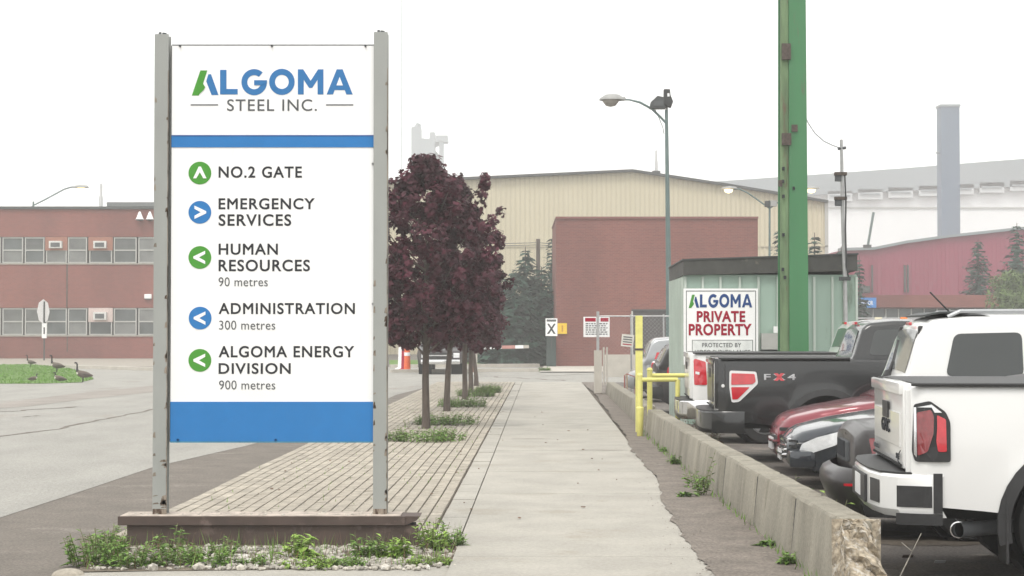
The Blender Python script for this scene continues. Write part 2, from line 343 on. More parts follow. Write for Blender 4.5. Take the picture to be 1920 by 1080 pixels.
# sidewalk with slabs, kerb band, pavers
U = Vector((.0168, 1, 0)).normalized(); N = Vector((1, -.0168, 0)).normalized()
O = Vector((-.32, 21.4, 0))               # left edge of the sidewalk at Y=21.4
def LP(c, s): return O + N * c + U * (s - 21.4)   # c: across, s: along
walk = mesh_from('sidewalk', [(*LP(0, 2)[:2], .006), (*LP(2.0, 2)[:2], .006), (*LP(2.25, 62.5)[:2], .006), (*LP(0, 62.5)[:2], .006)], [(0, 1, 2, 3)], M['joint'], kind='structure')
s = 4.0; si = 0
while s < 62:
    Ls = [1.52, 1.48, 1.5, 2.4][si % 4]; Ls = min(Ls, 62.4 - s); tz = .034 + rnd.uniform(-.001, .001)
    a, b, c_, d = LP(.0, s), LP(2.02, s), LP(2.02, s + Ls - .003), LP(.0, s + Ls - .003)
    MB().prism([a, b, c_, d], (0, 0, tz)).build('slab', M['walk'], walk); s += Ls; si += 1
band = mesh_from('edge_band', [(*LP(-.24, 15)[:2], .006), (*LP(-.002, 15)[:2], .006), (*LP(-.002, 62.5)[:2], .006), (*LP(-.24, 62.5)[:2], .006)], [(0, 1, 2, 3)], M['joint'], kind='structure')
s = 15.0
while s < 62:
    Ls = min(.9, 62.4 - s); tz = .036 + rnd.uniform(-.004, .004)
    MB().prism([LP(-.237, s), LP(-.012, s), LP(-.012, s + Ls - .008), LP(-.237, s + Ls - .008)], (0, 0, tz)).build('edge_stone', M['walk'], band); s += Ls
pav = mesh_from('paver_bed', [(*LP(-2.93, 15.1)[:2], .008), (*LP(-.2401, 15.1)[:2], .008), (*LP(-.2401, 62.4)[:2], .008), (*LP(-2.93, 62.4)[:2], .008)], [(0, 1, 2, 3)], M['joint'], kind='structure')
pw, pl = .1215, .243
protos = []
for k in range(3):
    b = MB(); b.box((0, 0, 0), (pw - .012, pl - .008, .03)); 
    for v in b.bm.verts:
        if v.co.z > .02: v.co.x += (.003 if v.co.x < .05 else -.003); v.co.z += rnd.uniform(-.002, .002)
    protos.append(b)
pm = []
for b in protos:
    me = bpy.data.meshes.new('paver'); b.bm.to_mesh(me); b.bm.free(); me.materials.append(M['paver']); pm.append(me)
V = []; Fc = []; cnt = 0; rotz = math.atan2(-.0168, 1)
box8 = [(0,0,0),(pw-.012,0,0),(pw-.012,pl-.008,0),(0,pl-.008,0),(.003,.001,.03),(pw-.015,.001,.03),(pw-.015,pl-.0085,.03),(.003,pl-.0085,.03)]
boxf = [(4,5,6,7),(0,1,5,4),(1,2,6,5),(2,3,7,6),(3,0,4,7)]
for row in range(194):
    for colm in range(22):
        s = 15.15 + row * pl + (pl / 2 if colm % 2 else 0)
        if s > 62.1: continue
        c0 = -2.925 + colm * pw; p = LP(c0, s); dz = rnd.uniform(-.002, .002) + .004 * math.sin(s * .9 + colm * .3)
        if cnt < 300 and s > 17.2 and c0 > -2.5 * (1) and True:
            o = bpy.data.objects.new('paver', pm[cnt % 3]); COL.objects.link(o); o.parent = pav
            o.location = (p.x, p.y, .008 + dz); o.rotation_euler = (rnd.uniform(-.01, .01), 0, rotz); cnt += 1; continue
        bI = len(V)
        for q in box8:
            w_ = p + N * q[0] + U * q[1]; V.append((w_.x, w_.y, .008 + dz + q[2]))
        Fc += [tuple(bI + i for i in f) for f in boxf]
mesh_from('paver_field', V, Fc, M['paver'], pav, 'stuff')
# dirt strip with a ragged edge creeping over the slabs
edge = [(1330, 1080), (1300, 1040), (1262, 990), (1240, 950), (1224, 900), (1200, 868), (1180, 850), (1172, 820), (1150, 790), (1140, 770), (1118, 745), (1100, 728), (1092, 718)]
pts = [Vector((1.35, 2, 0)), Vector((1.4, 9, 0))]
wk = 0
for i in range(len(edge) - 1):
    A, B = G(*edge[i]), G(*edge[i+1]); n_ = 16
    for k in range(n_):
        p = A.lerp(B, k / n_); wk = .86*wk + rnd.uniform(-.022, .022); p.x += wk + rnd.uniform(-.006, .006); pts.append(p)
lft = [(p.x, p.y, .042) for p in pts]; rgt = [(2.45 + max(0, p.y - 25) * .028, p.y, .034) for p in pts]
dv = []; df = []
for a, b in zip(lft, rgt): dv += [a, b]
for i in range(len(lft) - 1): df.append((2*i, 2*i+1, 2*i+3, 2*i+2))
mesh_from('dirt_strip', dv, df, M['dirt'], kind='structure')
gv = []; gf = []
for i in range(500):
    p = pts[rnd.randrange(2, len(pts))]; x = p.x + rnd.gauss(.02, .09); y = p.y + rnd.uniform(-.5, .5); r = rnd.uniform(.003, .01); a_ = rnd.uniform(0, 6); b_ = len(gv)
    for q in range(5): gv.append((x + r*math.cos(a_ + q*1.257)*rnd.uniform(.7, 1.2), y + r*2*math.sin(a_ + q*1.257), .0435 + .001))
    gv.append((x, y, .0445 + r*.5)); gf += [(b_ + q, b_ + (q + 1) % 5, b_ + 5) for q in range(5)]
o = mesh_from('loose_grit', gv, gf, M['dirt'], None, 'stuff'); tag(o, 'loose grit and crumbs along the ragged right edge of the sidewalk', 'grit')
# flower bed / gravel under the sign
bed = [G(150, 1076), G(150, 1010), G(240, 1000), (-3.1, 15.1), (-.62, 15.1), G(868, 1000), G(850, 1062), G(500, 1072)]
sheet('planting_bed', [(p[0], p[1]) for p in bed], .016, M['soil'])
sheet('near_paving', [(p[0], p[1]) for p in [G(150, 1077), G(868, 1063), (-.45, 8), (-3.5, 8)]], .012, M['walk'])

# ============================================================ FAR BUILDINGS
def wall_front(name, px, Y, d, m, parent):
    return MB().prism([at(x, y, Y) for x, y in px], (0, d, 0)).build(name, m, parent)
def pbox(x0, y0, x1, y1, Y, d, name, m, parent=None, proud=0):
    a, b = at(x0, y1, Y), at(x1, y0, Y)
    return MB().box((a.x, Y - proud, a.z), (b.x, Y + d, b.z)).build(name, m, parent)
def L0(x, Y): return Vector((at(x, HOR, Y).x, Y, 0))

# white mill building far behind
Y = 350
mill = empty('mill_building', (0, 0, 0), label='huge pale white mill building with a long grey curved roof, hazy in the distance', cat='building')
wall_front('wall', [(1300, 640), (1300, 372), (1440, 370), (1700, 358), (2050, 345), (2050, 640)], Y, 60, M['farwhite'], mill)
wall_front('roof', [(1310, 371.5), (1330, 341), (1520, 328), (1700, 315), (1850, 303), (2050, 288), (2050, 344.5), (1700, 357.5), (1440, 369.5)], Y - 1.5, 50, M['farroof'], mill)
for i in range(8):
    x = 1552 + i * 57; y = 374 - i * 3.2
    wf = pbox(x, y - 16, x + 46, y + 3, Y - 1.5, .9, 'monitor_window', M['monitor'], mill)
    pbox(x + 4, y - 9, x + 42, y - 6, Y - 1.8, .25, 'pane', M['farroof'], wf)
pbox(1440, 388, 2050, 391, Y - .3, .25, 'trim', M['frame'], mill)
st = empty('smokestack', L0(1780, 280), label='tall square blue-grey smokestack rising behind the maroon building', cat='chimney')
a, b = at(1764, 470, 280), at(1797, 202, 280); w = (b.x - a.x) / 2
MB().prism([(-w, -w, 0), (w, -w, 0), (w, w, 0), (-w, w, 0)], (0, 0, b.z)).build('shaft', M['stack'], st)
MB().box((-w - .15, -w - .15, b.z), (w + .15, w + .15, b.z + .35)).build('rim', M['farroof'], st)
MB().box((-w - .5, -.3, at(0, 288, 280).z), (-w - .02, .3, at(0, 285, 280).z)).build('bracket', M['farroof'], st)
# hazy blast furnace top
bf = empty('blast_furnace', L0(805, 520), label='very faint hazy blast furnace top behind the purple trees', cat='furnace')
def rel(o, v): return v - o.location
for (x0, y0, x1, y1) in [(772, 240, 790, 420), (790, 262, 806, 420), (806, 250, 816, 420), (818, 256, 840, 268), (824, 266, 832, 420)]:
    a, b = at(x0, y1, 520), at(x1, y0, 520); a -= bf.location; b -= bf.location
    MB().box((a.x, -3, a.z), (b.x, 3, b.z)).build('furnace_tower', M['farroof'], bf)
for (p, q) in [((790, 262), (826, 300)), ((806, 275), (840, 262)), ((776, 250), (786, 232))]:
    MB().tube([rel(bf, at(*p, 520)), rel(bf, at(*q, 520))], .9, 6).build('duct', M['farroof'], bf)
ms = empty('radio_mast', L0(752, 300), label='very thin pale mast line rising beyond the sign to the top of the frame', cat='mast')
MB().tube([(0, 0, 0), (0, 0, 62)], .06, 6).build('mast_tube', M['farroof'], ms)

# maroon building + low brick wing
Y = 170
mb = empty('maroon_building', (0, 0, 0), label='maroon metal clad industrial building with a sloping eave on the right', cat='building')
rl = [(1575, 470), (1640, 468), (1700, 456), (1780, 445), (1920, 430), (2080, 412)]
wall_front('wall', [(1575, 650)] + rl + [(2080, 650)], Y, 40, M['maroon'], mb)
MB().prism([at(x, y, Y - .4) for x, y in rl] + [at(x, y - 5, Y - .4) for x, y in rl[::-1]], (0, 1.2, 0)).build('eave', M['farroof'], mb)
for x in (1636, 1697, 1703): pbox(x - 1.2, 497, x + 1.2, 548, Y - .3, .25, 'downpipe', M['roofdark'], mb)
v = pbox(1614, 536, 1632, 549, Y - .3, .25, 'vent', M['roofdark'], mb)
for i in range(60):
    x = 1590 + i * 8; yt = float(np.interp(x, [p[0] for p in rl], [p[1] for p in rl]))
    a, b = at(x, 600, Y), at(x, yt + 1, Y)
    MB().box((a.x - .03, Y - .05, a.z), (a.x + .03, Y - .003, b.z)).build('cladding_rib', M['maroon'], mb)
Y = 125
lb = empty('brick_wing', (0, 0, 0), label='low red brick wing with a dark window band in front of the maroon building', cat='building')
wall_front('wall', [(1590, 700), (1590, 577), (1885, 577), (1885, 700)], Y, 18, M['brick2'], lb)
wall_front('parapet', [(1590, 576.5), (1590, 553), (1885, 553), (1885, 576.5)], Y - .6, 18, M['brick'], lb)
pbox(1592, 579, 1883, 596, Y - .1, .095, 'window_band', M['glass'], lb)
for x in range(1612, 1880, 24): pbox(x, 579, x + 2, 596, Y - .2, .095, 'mullion', M['frame'], lb)
bs = empty('blue_sign', at(1625, 567, Y - .9), label='small bright blue sign on the low brick parapet', cat='sign')
a, b = at(1608, 577, Y - .9) - bs.location, at(1643, 558, Y - .9) - bs.location
MB().box((a.x, 0, a.z), (b.x, .1, b.z)).build('panel', M['bluesign'], bs)
MB().box((a.x - .12, 0, a.z), (a.x - .004, .1, b.z)).build('edge_strip', M['white'], bs)
text('lettering', 'VISITOR', 1614, 1637, 564, 572, lambda x, y: at(x, y, Y - .9) - bs.location + Vector((0, -.004, 0)), M['white'], bs, .02)

# beige building
Y = 140
be = empty('beige_warehouse', (0, 0, 0), label='long beige ribbed metal warehouse with a low gable roof behind the brick gatehouse', cat='warehouse')
rl = [(600, 348), (910, 334), (1186, 321), (1360, 347), (1553, 379)]
fx = [p[0] for p in rl]; fy = [p[1] for p in rl]
wall_front('wall', [(600, 700)] + rl + [(1553, 700)], Y, 45, M['beige'], be)
MB().prism([at(x, y + .5, Y - .5) for x, y in rl] + [at(x, y - 4, Y - .5) for x, y in rl[::-1]], (0, 46, 0)).build('roof_edge', M['roofdark'], be)
for i in range(106):
    x = 606 + i * 9; yt = float(np.interp(x, fx, fy))
    if x > 1550: break
    a, b = at(x, 460, Y), at(x, yt + 2, Y)
    MB().box((a.x - .06, Y - .09, b.z), (a.x + .06, Y - .003, a.z)).build('cladding_rib', M['beigerib'], be)
    a, b = at(x, 690, Y), at(x, 463, Y)
    MB().box((a.x - .06, Y - .09, b.z), (a.x + .06, Y - .003, a.z)).build('cladding_rib', M['beigerib'], be)
pbox(600, 460.5, 1553, 462.5, Y - .12, .11, 'flashing', M['beigerib'], be)
pbox(1548, 378, 1553, 700, Y - .12, .11, 'corner_trim', M['frame'], be)
for i, (x, yt, yb, w, lab) in enumerate([(1231, 283, 323, 3, 'slim metal flue on the beige warehouse roof'), (188, 346, 392, 3.5, 'slim metal flue behind the left brick office roof')]):
    Yf = 143 if i == 0 else 121
    f = empty('flue', L0(x, Yf), label=lab, cat='flue'); z1 = at(0, yt, Yf).z; z0 = at(0, yb, Yf).z; r = w * Yf / F
    MB().lathe([(r, z0 - 2), (r, (z0+z1)/2), (r*.7, (z0+z1)/2 + .05), (r*.7, z1), (0.01, z1 + .1)], (0, 0, 0), 'z', 12).build('pipe', M['steel'], f, 40)
    MB().box((-r*2.4, -r*2.4, z0 - 2), (r*2.4, r*2.4, z0 + .1)).build('flashing_base', M['roofdark'], f)

# brick gatehouse
Y = 90
gh = empty('brick_gatehouse', (0, 0, 0), label='tall plain red brick gatehouse block with a dark doorway, in front of the beige warehouse', cat='building')
wall_front('wall', [(1043, 688.6), (1043, 410), (1421, 410), (1421, 688.6)], Y, 9, M['brick2'], gh)
pbox(1042, 406, 1422, 409.8, Y - .08, 9.2, 'coping', mat('coping_red', (.2, .08, .07), .8), gh)
d = pbox(1187, 583, 1262, 686, Y - .03, .025, 'doorway', M['darkdoor'], gh)
pbox(1184, 580, 1264, 583, Y - .1, .09, 'door_lintel', M['roofdark'], gh)
pbox(1184, 583.2, 1187, 686, Y - .1, .09, 'door_frame', M['frame'], gh)
for i in range(46):
    x = 1052 + rnd.uniform(0, 360); y = rnd.choice([452, 455, 492, 470]) + rnd.uniform(-4, 4)
    pbox(x, y, x + rnd.uniform(2, 5), y + 1.5 + rnd.random(), Y - .02, .017, 'wall_fixing', M['brick'], gh)
cb = empty('green_cabinet', L0(1034, 89), label='dark green metal cabinet at the left corner of the brick gatehouse', cat='cabinet')
a, b = at(1025, 688, 89) - cb.location, at(1042.5, 630, 89) - cb.location
MB().box((a.x, 0, 0), (b.x, .7, b.z), .01).build('body', M['darkgreen'], cb)
MB().box((a.x - .05, -.05, b.z), (b.x + .03, .75, b.z + .05)).build('lid', M['roofdark'], cb)
MB().box((a.x + .04, -.02, .1), (b.x - .04, -.003, b.z - .1)).build('door', M['darkgreen'], cb)
# X sign
def board(name, x0, y0, x1, y1, Y, m, label, cat='sign', border=None):
    e = empty(name, at((x0+x1)/2, y1, Y), label=label, cat=cat)
    a, b = at(x0, y1, Y) - e.location, at(x1, y0, Y) - e.location
    MB().box((a.x, 0, a.z), (b.x, .03, b.z)).build('panel', m, e)
    return e, (lambda px, py, d=.003: at(px, py, Y) - e.location + Vector((0, -d, 0)))
def strip_on(e, P, pts, m, name='print', d=.003, th=.002):
    return MB().prism([P(x, y, d) for x, y in pts], (0, -th, 0)).build(name, m, e)
e, P = board('crossing_sign', 1023, 597, 1045, 630, 88.6, M['white'], 'small white sign with a bold black X at the left corner of the gatehouse')
strip_on(e, P, [(1026, 607), (1029.5, 607), (1042, 626), (1038, 626)], M['ink'], 'cross_stroke')
strip_on(e, P, [(1038.5, 607), (1042, 607), (1029.5, 626), (1025.5, 626)], M['ink'], 'cross_stroke', d=.008)
strip_on(e, P, [(1025, 599), (1043, 599), (1043, 603), (1025, 603)], M['ink2'], 'header_print')
MB().tube([(0, .06, b.z - 2.2), (0, .06, .9)], .03, 6).build('bracket', M['roofdark'], e)
e, P = board('yellow_sign', 1045.5, 606, 1063, 626, 89.9, M['sign_y'], 'small yellow sign on the left edge of the red brick gatehouse wall')
strip_on(e, P, [(1053, 610), (1056, 610), (1056, 622), (1053, 622)], mat('dull_orange', (.5, .25, .03)), 'symbol')
e, P = board('notice_board', 1094, 594, 1143, 632, 52, M['white'], 'white notice with red header fixed to the fence by the grey post')
for (x0, x1) in ((1097, 1117), (1126, 1141)): strip_on(e, P, [(x0, 596), (x1, 596), (x1, 603), (x0, 603)], M['red_text'], 'header_print')
for r_ in range(6):
    x = 1098
    while x < 1137:
        w = rnd.uniform(2, 6); strip_on(e, P, [(x, 606 + r_*3.9), (min(x+w, 1139), 606 + r_*3.9), (min(x+w, 1139), 608 + r_*3.9), (x, 608 + r_*3.9)], M['ink2'], 'text_line'); x += w + 1.4
e, P = board('tilted_notice', 1164, 627, 1187, 650, 50, mat('dull_white', (.6, .58, .53)), 'small tilted white notice hanging on the fence near the yellow post')
e.rotation_euler = (0, R(6), 0)
for r_ in range(4): strip_on(e, P, [(1167, 631 + r_*4.6), (1184, 631 + r_*4.6), (1184, 633 + r_*4.6), (1167, 633 + r_*4.6)], M['ink2'] if r_ < 3 else M['red_text'], 'text_line')

# left brick office
Y = 119
ob = empty('brick_office', (0, 0, 0), label='two storey red brick office with two long rows of windows on the left', cat='building')
# wall built in bands so that the windows sit in real openings
for nm, y0, y1 in (('wall_band', 392, 444), ('wall_band', 494, 577), ('wall_band', 629, 673)):
    wall_front(nm, [(-400, y1), (-400, y0), (640, y0), (640, y1)], Y, 14, M['brick'], ob)
wall_front('core', [(-400, 673), (-400, 400), (639, 400), (639, 673)], Y + .3, 13, M['darkdoor'], ob)
pbox(-402, 387, 642, 391.8, Y - .15, 14.4, 'roof_edge', M['roofdark'], ob)
pbox(200, 379, 640, 386.8, Y + 6, 6, 'penthouse_roof', mat('grey_felt', (.16, .17, .17), .8), ob)
def office_window(x0, x1, y0, y1, style, seed):
    r_ = random.Random(seed)
    w = MB()
    a, b = at(x0, y1, Y), at(x1, y0, Y); fr = .07
    for (p, q) in (((a.x, a.z), (b.x, a.z + fr)), ((a.x, b.z - fr), (b.x, b.z)), ((a.x, a.z + fr), (a.x + fr, b.z - fr)), ((b.x - fr, a.z + fr), (b.x, b.z - fr)), ((a.x + fr, (a.z+b.z)/2 - .04), (b.x - fr, (a.z+b.z)/2 + .04))):
        w.box((p[0], Y + .04, p[1]), (q[0], Y + .16, q[1]))
    f = w.build('window', M['frame'], ob); zm = (a.z + b.z) / 2
    if style == 'ac' or style == 'acp':
        MB().box((a.x - .05, Y - .01, zm - .02), (b.x + .05, Y + .2, b.z + .02)).build('panel', M['spandrel'] if style == 'ac' else M['pinkpanel'], f)
        cx_ = (a.x + b.x)/2
        c = MB().box((cx_ - .42, Y - .3, zm + .12), (cx_ + .42, Y - .012, b.z - .25), .02).build('air_conditioner', M['acwhite'], f)
        MB().box((cx_ - .3, Y - .32, zm + .2), (cx_ + .3, Y - .302, b.z - .36)).build('grille', M['roofdark'], f) if False else MB().box((cx_ - .3, Y - .32, zm + .2), (cx_ + .3, Y - .302, b.z - .36)).build('air_conditioner_grille', M['ink2'], f)
        MB().box((a.x + fr, Y + .1, a.z + fr), (b.x - fr, Y + .12, zm - .04)).build('pane', M['glass2'] if r_.random() < .5 else M['glass'], f)
    else:
        for (z0, z1) in ((a.z + fr, zm - .04), (zm + .04, b.z - fr)):
            MB().box((a.x + fr, Y + .1, z0), (b.x - fr, Y + .12, z1)).build('pane', M['glass2'] if r_.random() < .55 else M['glass'], f)
        n_ = 4 if r_.random() < .5 else 0
        for k in range(n_ * 2):
            zz = zm + .1 + k * (b.z - zm - .2) / (n_ * 2)
            MB().box((a.x + fr, Y + .07, zz), (b.x - fr, Y + .095, zz + .03)).build('blind_slat', M['glass2'], f)
ups = [(-37, 1, 0), (4, 43, 0), (46, 83, 0), (86, 125, 'ac'), (127, 163, 0), (167, 210, 'ac'), (213, 256, 0), (259, 298, 0), (301, 342, 0), (345, 385, 0)]
for i, (a_, b_, s_) in enumerate(ups):
    office_window(a_, b_, 445, 493, s_, i)
    office_window(a_, b_, 578, 628, 'acp' if i == 5 else 0, i + 30)
for x in (-120, -79): 
    office_window(x, x + 39, 445, 493, 0, x + 200); office_window(x, x + 39, 578, 628, 0, x + 300)
for x0, x1, y0, y1 in ((-400, -122, 444.3, 493.7), (-400, -122, 577.3, 628.7), (387, 640, 444.3, 493.7), (387, 640, 577.3, 628.7)):
    wall_front('wall_panel', [(x0, y1), (x0, y0), (x1, y0), (x1, y1)], Y + .02, 1, M['brick'], ob)
pbox(-400, 493.8, 640, 495.6, Y - .07, .06, 'sill', M['kerb'], ob); pbox(-400, 628.8, 640, 630.6, Y - .07, .06, 'sill', M['kerb'], ob)
pbox(124, 496, 127, 576, Y - .03, .02, 'expansion_joint', M['beam'], ob); pbox(125, 631, 127, 660, Y - .03, .02, 'expansion_joint', M['beam'], ob)
for i, x in enumerate((262, 281)):
    f = empty('cone_light', at(x, 405, Y - .3), label=('left' if i == 0 else 'right') + ' one of two white cone shaped wall lights under the office roof edge', cat='wall light', group='cone lights on the brick office')
    MB().lathe([(.3, -.22), (.24, -.18), (.06, .28), (.01, .3)], (0, 0, 0), 'z', 16).build('shade', M['white'], f, 40)
    MB().lathe([(.01, -.33), (.2, -.3), (.24, -.225)], (0, 0, 0), 'z', 16).build('rim', M['roofdark'], f, 40)
    MB().box((-.04, .0, .1), (.04, .3, .18)).build('bracket', M['roofdark'], f)
f = empty('wall_lamp', at(277, 556, Y - .2), label='white box shaped wall lamp between the two window rows of the office', cat='wall light')
MB().box((-.24, 0, -.14), (.24, .2, .16), .05).build('housing', M['white'], f); MB().box((-.2, 0, -.2), (.2, .18, -.145)).build('lens', M['ink2'], f)
# street lamp over the office roof
def arm_lamp(name, x0, y0, pts, headx, heady, Y, label, r=.07, glow=True, basez=0):
    e = empty(name, Vector((at(x0, HOR, Y).x, Y, basez)), label=label, cat='street lamp')
    path = [(0, 0, 0)] + [at(px, py, Y) - e.location for px, py in pts]
    MB().tube(path[:2], [r*1.3, r], 8).build('pole', M['lamp_pole'], e); MB().tube(path[1:], r*.7, 8).build('arm', M['lamp_pole'], e)
    h = at(headx, heady, Y) - e.location
    b = MB().lathe([(.02, .12), (.2, .08), (.26, -.04), (.24, -.08)], (h.x, h.y, h.z), 'z', 16)
    for v in b.bm.verts: v.co.x = h.x + (v.co.x - h.x) * 2.2
    b.build('lamp_head', M['lamp_head'], e, 50)
    b = MB().lathe([(.01, -.24), (.14, -.2), (.2, -.09)], (h.x, h.y, h.z), 'z', 16)
    for v in b.bm.verts: v.co.x = h.x + (v.co.x - h.x) * 1.4
    b.build('lens', M['glow'] if glow else M['glass2'], e, 50); return e
arm_lamp('street_lamp', 61, 390, [(61, 386), (85, 374), (120, 355), (133, 351), (146, 350)], 152, 350, 126, 'curved arm street lamp showing above the brick office roof')
MB().tube([(0, 0, .0), (0, 0, at(61, 378, 126).z)], .06, 8).build('finial', M['lamp_pole'], bpy.data.objects['street_lamp'])

# edge-on round sign near office
rs = empty('road_sign', L0(83, 110), label='narrow road sign seen nearly edge on, in front of the office windows', cat='sign')
k = 110 / F
MB().tube([(0, 0, 0), (0, 0, at(0, 565, 110).z)], .045, 8).build('post', M['roofdark'], rs)
b = MB().lathe([(.01, -.03), (23*k, -.03), (23*k, 0), (.01, 0)], (0, 0, 0), 'y', 8)
for v in b.bm.verts: v.co.x, v.co.y = v.co.x*.28 - .06, v.co.y + v.co.x*.9; v.co.z += at(0, 584, 110).z
b.build('sign_disc', M['white'], rs)
a, b_ = at(79, 634, 110), at(88, 606, 110)
MB().box((a.x - rs.location.x, -.08, a.z), (b_.x - rs.location.x, -.05, b_.z)).build('sign_plate', M['white'], rs)
MB().box((a.x - rs.location.x + .1, -.09, a.z + .25), (b_.x - rs.location.x - .1, -.081, b_.z - .25)).build('symbol', M['ink'], rs)

# ============================================================ STREET FURNITURE (mid distance)
# tall lamp with floodlights
Y = 57
lp = empty('street_lamp', L0(1254, Y), label='tall dark green street lamp with curved arm and two floodlights, left of the green shed', cat='street lamp')
Q = lambda x, y, dy=0: at(x, y, Y) - lp.location + Vector((0, dy, 0))
k = Y / F
MB().tube([Q(1254, 726), Q(1254.5, 600), Q(1252, 400), Q(1249.5, 206)], [6.5*k, 5.8*k, 4.2*k, 3*k], 12).build('pole', M['lamp_pole'], lp, 40)
MB().tube([Q(1250, 232), Q(1240, 221), Q(1222, 204), Q(1200, 192), Q(1180, 187), Q(1172, 187)], [2.2*k]*4+[1.6*k]*2, 8).build('arm', M['lamp_pole'], lp, 60)
h = Q(1148, 186)
b = MB().lathe([(.03, .17), (.17, .14), (.3, .02), (.31, -.03)], (0, 0, 0), 'z', 20)
for v in b.bm.verts: v.co.x *= 1.35; v.co += h
b.build('lamp_head', M['lamp_head'], lp, 50)
MB().tube([h + Vector((.33, 0, .03)), Q(1172, 187)], [.09, .05], 8).build('lamp_neck', M['lamp_head'], lp, 50)
b = MB().lathe([(.02, -.24), (.15, -.21), (.24, -.1), (.27, -.035)], (0, 0, 0), 'z', 20)
for v in b.bm.verts: v.co += h + Vector((-.05, 0, 0))
b.build('lens', mat('lamp_lens', (.3, .28, .25), .2), lp, 60)
fl = MB().prism([Q(1218, 204, -.2), Q(1220, 192, -.2), Q(1232, 181, -.2), Q(1246, 184, -.2), Q(1247, 204, -.2)], (0, .4, 0)).build('floodlight', M['roofdark'], lp)
MB().prism([Q(1224, 200, -.21), Q(1226, 191, -.21), Q(1242, 190, -.21), Q(1243, 200, -.21)], (0, -.02, 0)).build('visor', M['ink2'], fl)
fl = MB().prism([Q(1244, 196, -.25), Q(1244, 169, -.25), Q(1255, 169, -.25), Q(1256, 180, -.25), Q(1261, 192, -.25), Q(1257, 203, -.25)], (0, .3, 0)).build('floodlight', M['black'], lp)
MB().prism([Q(1250, 183, -.26), Q(1250, 177, -.26), Q(1254, 177, -.26), Q(1254, 183, -.26)], (0, -.02, 0)).build('lens', M['white'], fl)
MB().tube([Q(1250, 211), Q(1250, 196)], 2.6*k, 8).build('collar', M['steel'], lp)
MB().tube([Q(1228, 205), Q(1236, 222), Q(1243, 240), Q(1245, 252)], .012, 5).build('cable', M['ink2'], lp)
# double lamp
Y = 80
dl = empty('double_street_lamp', L0(1443, Y), label='double armed street lamp with glowing lamps seen either side of the green column', cat='street lamp')
Q = lambda x, y, dy=0: at(x, y, Y) - dl.location + Vector((0, dy, 0)); k = Y / F
MB().tube([Q(1443, 690), Q(1443, 376)], [2.6*k, 1.8*k], 8).build('pole', M['lamp_pole'], dl)
for sgn, gx in ((-1, 1366), (1, 1521)):
    MB().tube([Q(1443, 391), Q(1443 + sgn*22, 375), Q(1443 + sgn*42, 361), Q(1443 + sgn*58, 354), Q(1443 + sgn*70, 355)], 1.5*k, 6).build('arm', M['lamp_pole'], dl)
    b = MB().lathe([(.02, .09), (.16, .06), (.2, -.02)], (0, 0, 0), 'z', 12)
    for v in b.bm.verts: v.co.x *= 1.8; v.co += Q(gx + 2, 353)
    b.build('lamp_head', M['lamp_head'], dl)
    b = MB().lathe([(.01, -.2), (.13, -.15), (.17, -.03)], (0, 0, 0), 'z', 12)
    for v in b.bm.verts: v.co.x *= 1.2; v.co += Q(gx, 354)
    b.build('lens', M['glow'], dl)
MB().box(Q(1434, 388, -.15), Q(1442, 377, .1)).build('floodlight', M['roofdark'], dl); MB().box(Q(1444, 387, -.15), Q(1456, 376, .1)).build('floodlight', M['lamp_head'], dl)
# sloping floodlight pole on maroon roof
e = empty('leaning_lamp_post', at(1627, 462, 168), label='thin lamp post leaning above the maroon building eave', cat='lamp post')
MB().tube([(0, 0, 0), at(1638, 398, 168) - e.location], .12, 6).build('post', M['lamp_pole'], e); MB().box((-.4, -.2, -.15), (.3, .2, .15)).build('lamp_base', M['roofdark'], e)

# fence left of the shed: posts, rails, mesh
def fence(x0, x1, ytop, ybot, Y, posts, label, railY=None):
    e = empty('chain_link_fence', L0(x0, Y), label=label, cat='fence')
    Q = lambda x, y: at(x, y, Y) - e.location; k = Y / F
    MB().tube([Q(x0, ytop), Q(x1, ytop)], 1.5*k, 6).build('top_rail', M['steel'], e)
    for x in posts: MB().tube([Vector((Q(x, 0).x, 0, 0)), Q(x, ytop - 4)], 1.6*k, 6).build('fence_post', M['steel'], e)
    a, b = Q(x0, ybot), Q(x1, ytop); s_ = .11; wire = MB(); H = b.z - .05; Wd = b.x - a.x; n_ = int((Wd + H) / s_)
    for sg in (1, -1):
        for i in range(n_):
            u = -H + i * s_; p0 = max(0, u); p1 = min(Wd, u + H)
            if p1 <= p0: continue
            z0, z1 = p0 - u, p1 - u
            if sg < 0: z0, z1 = H - z0, H - z1
            wire.tube([(a.x + p0, .01*sg, .03 + z0), (a.x + p1, .01*sg, .03 + z1)], .0016, 3, False)
    wire.build('wire_mesh', M['steel'], e, kind='stuff'); return e
fence(1122, 1262, 593, 700, 50.5, (1183, 1244), 'chain link fence between the grey gate post and the green shed')
fence(1606, 2000, 597, 680, 62, (1660, 1800, 1940), 'chain link fence with a pale top rail behind the parked vehicles on the right')
gp = empty('gate_post', L0(1121, 50), label='thin white gate post standing in a square concrete footing at the pavement end', cat='post')
k = 50 / F
MB().prism([(-7*k, -.1, 0), (7*k, -.1, 0), (7*k, .13, 0), (-7*k, .13, 0)], (0, 0, at(0, 657, 50).z)).build('concrete_base', M['kerb'], gp)
MB().tube([(0, 0, .4), (0, 0, at(0, 584, 50).z)], 2.7*k, 8).build('pole', M['steel'], gp); MB().box((-.13, -.2, 0), (.11, -.11, .06)).build('foot', M['asphalt'], gp)
bw = empty('concrete_wall', L0(1160, 70), label='low pale concrete wall in front of the brick gatehouse', cat='wall')
a, b = at(1133, 700, 70) - bw.location, at(1275, 665, 70) - bw.location
MB().box((a.x, 0, 0), (b.x, .3, b.z)).build('wall_body', M['kerb'], bw)
e = empty('marker_posts', L0(1135, 58), label='pair of short slim posts beside the gate post', cat='post')
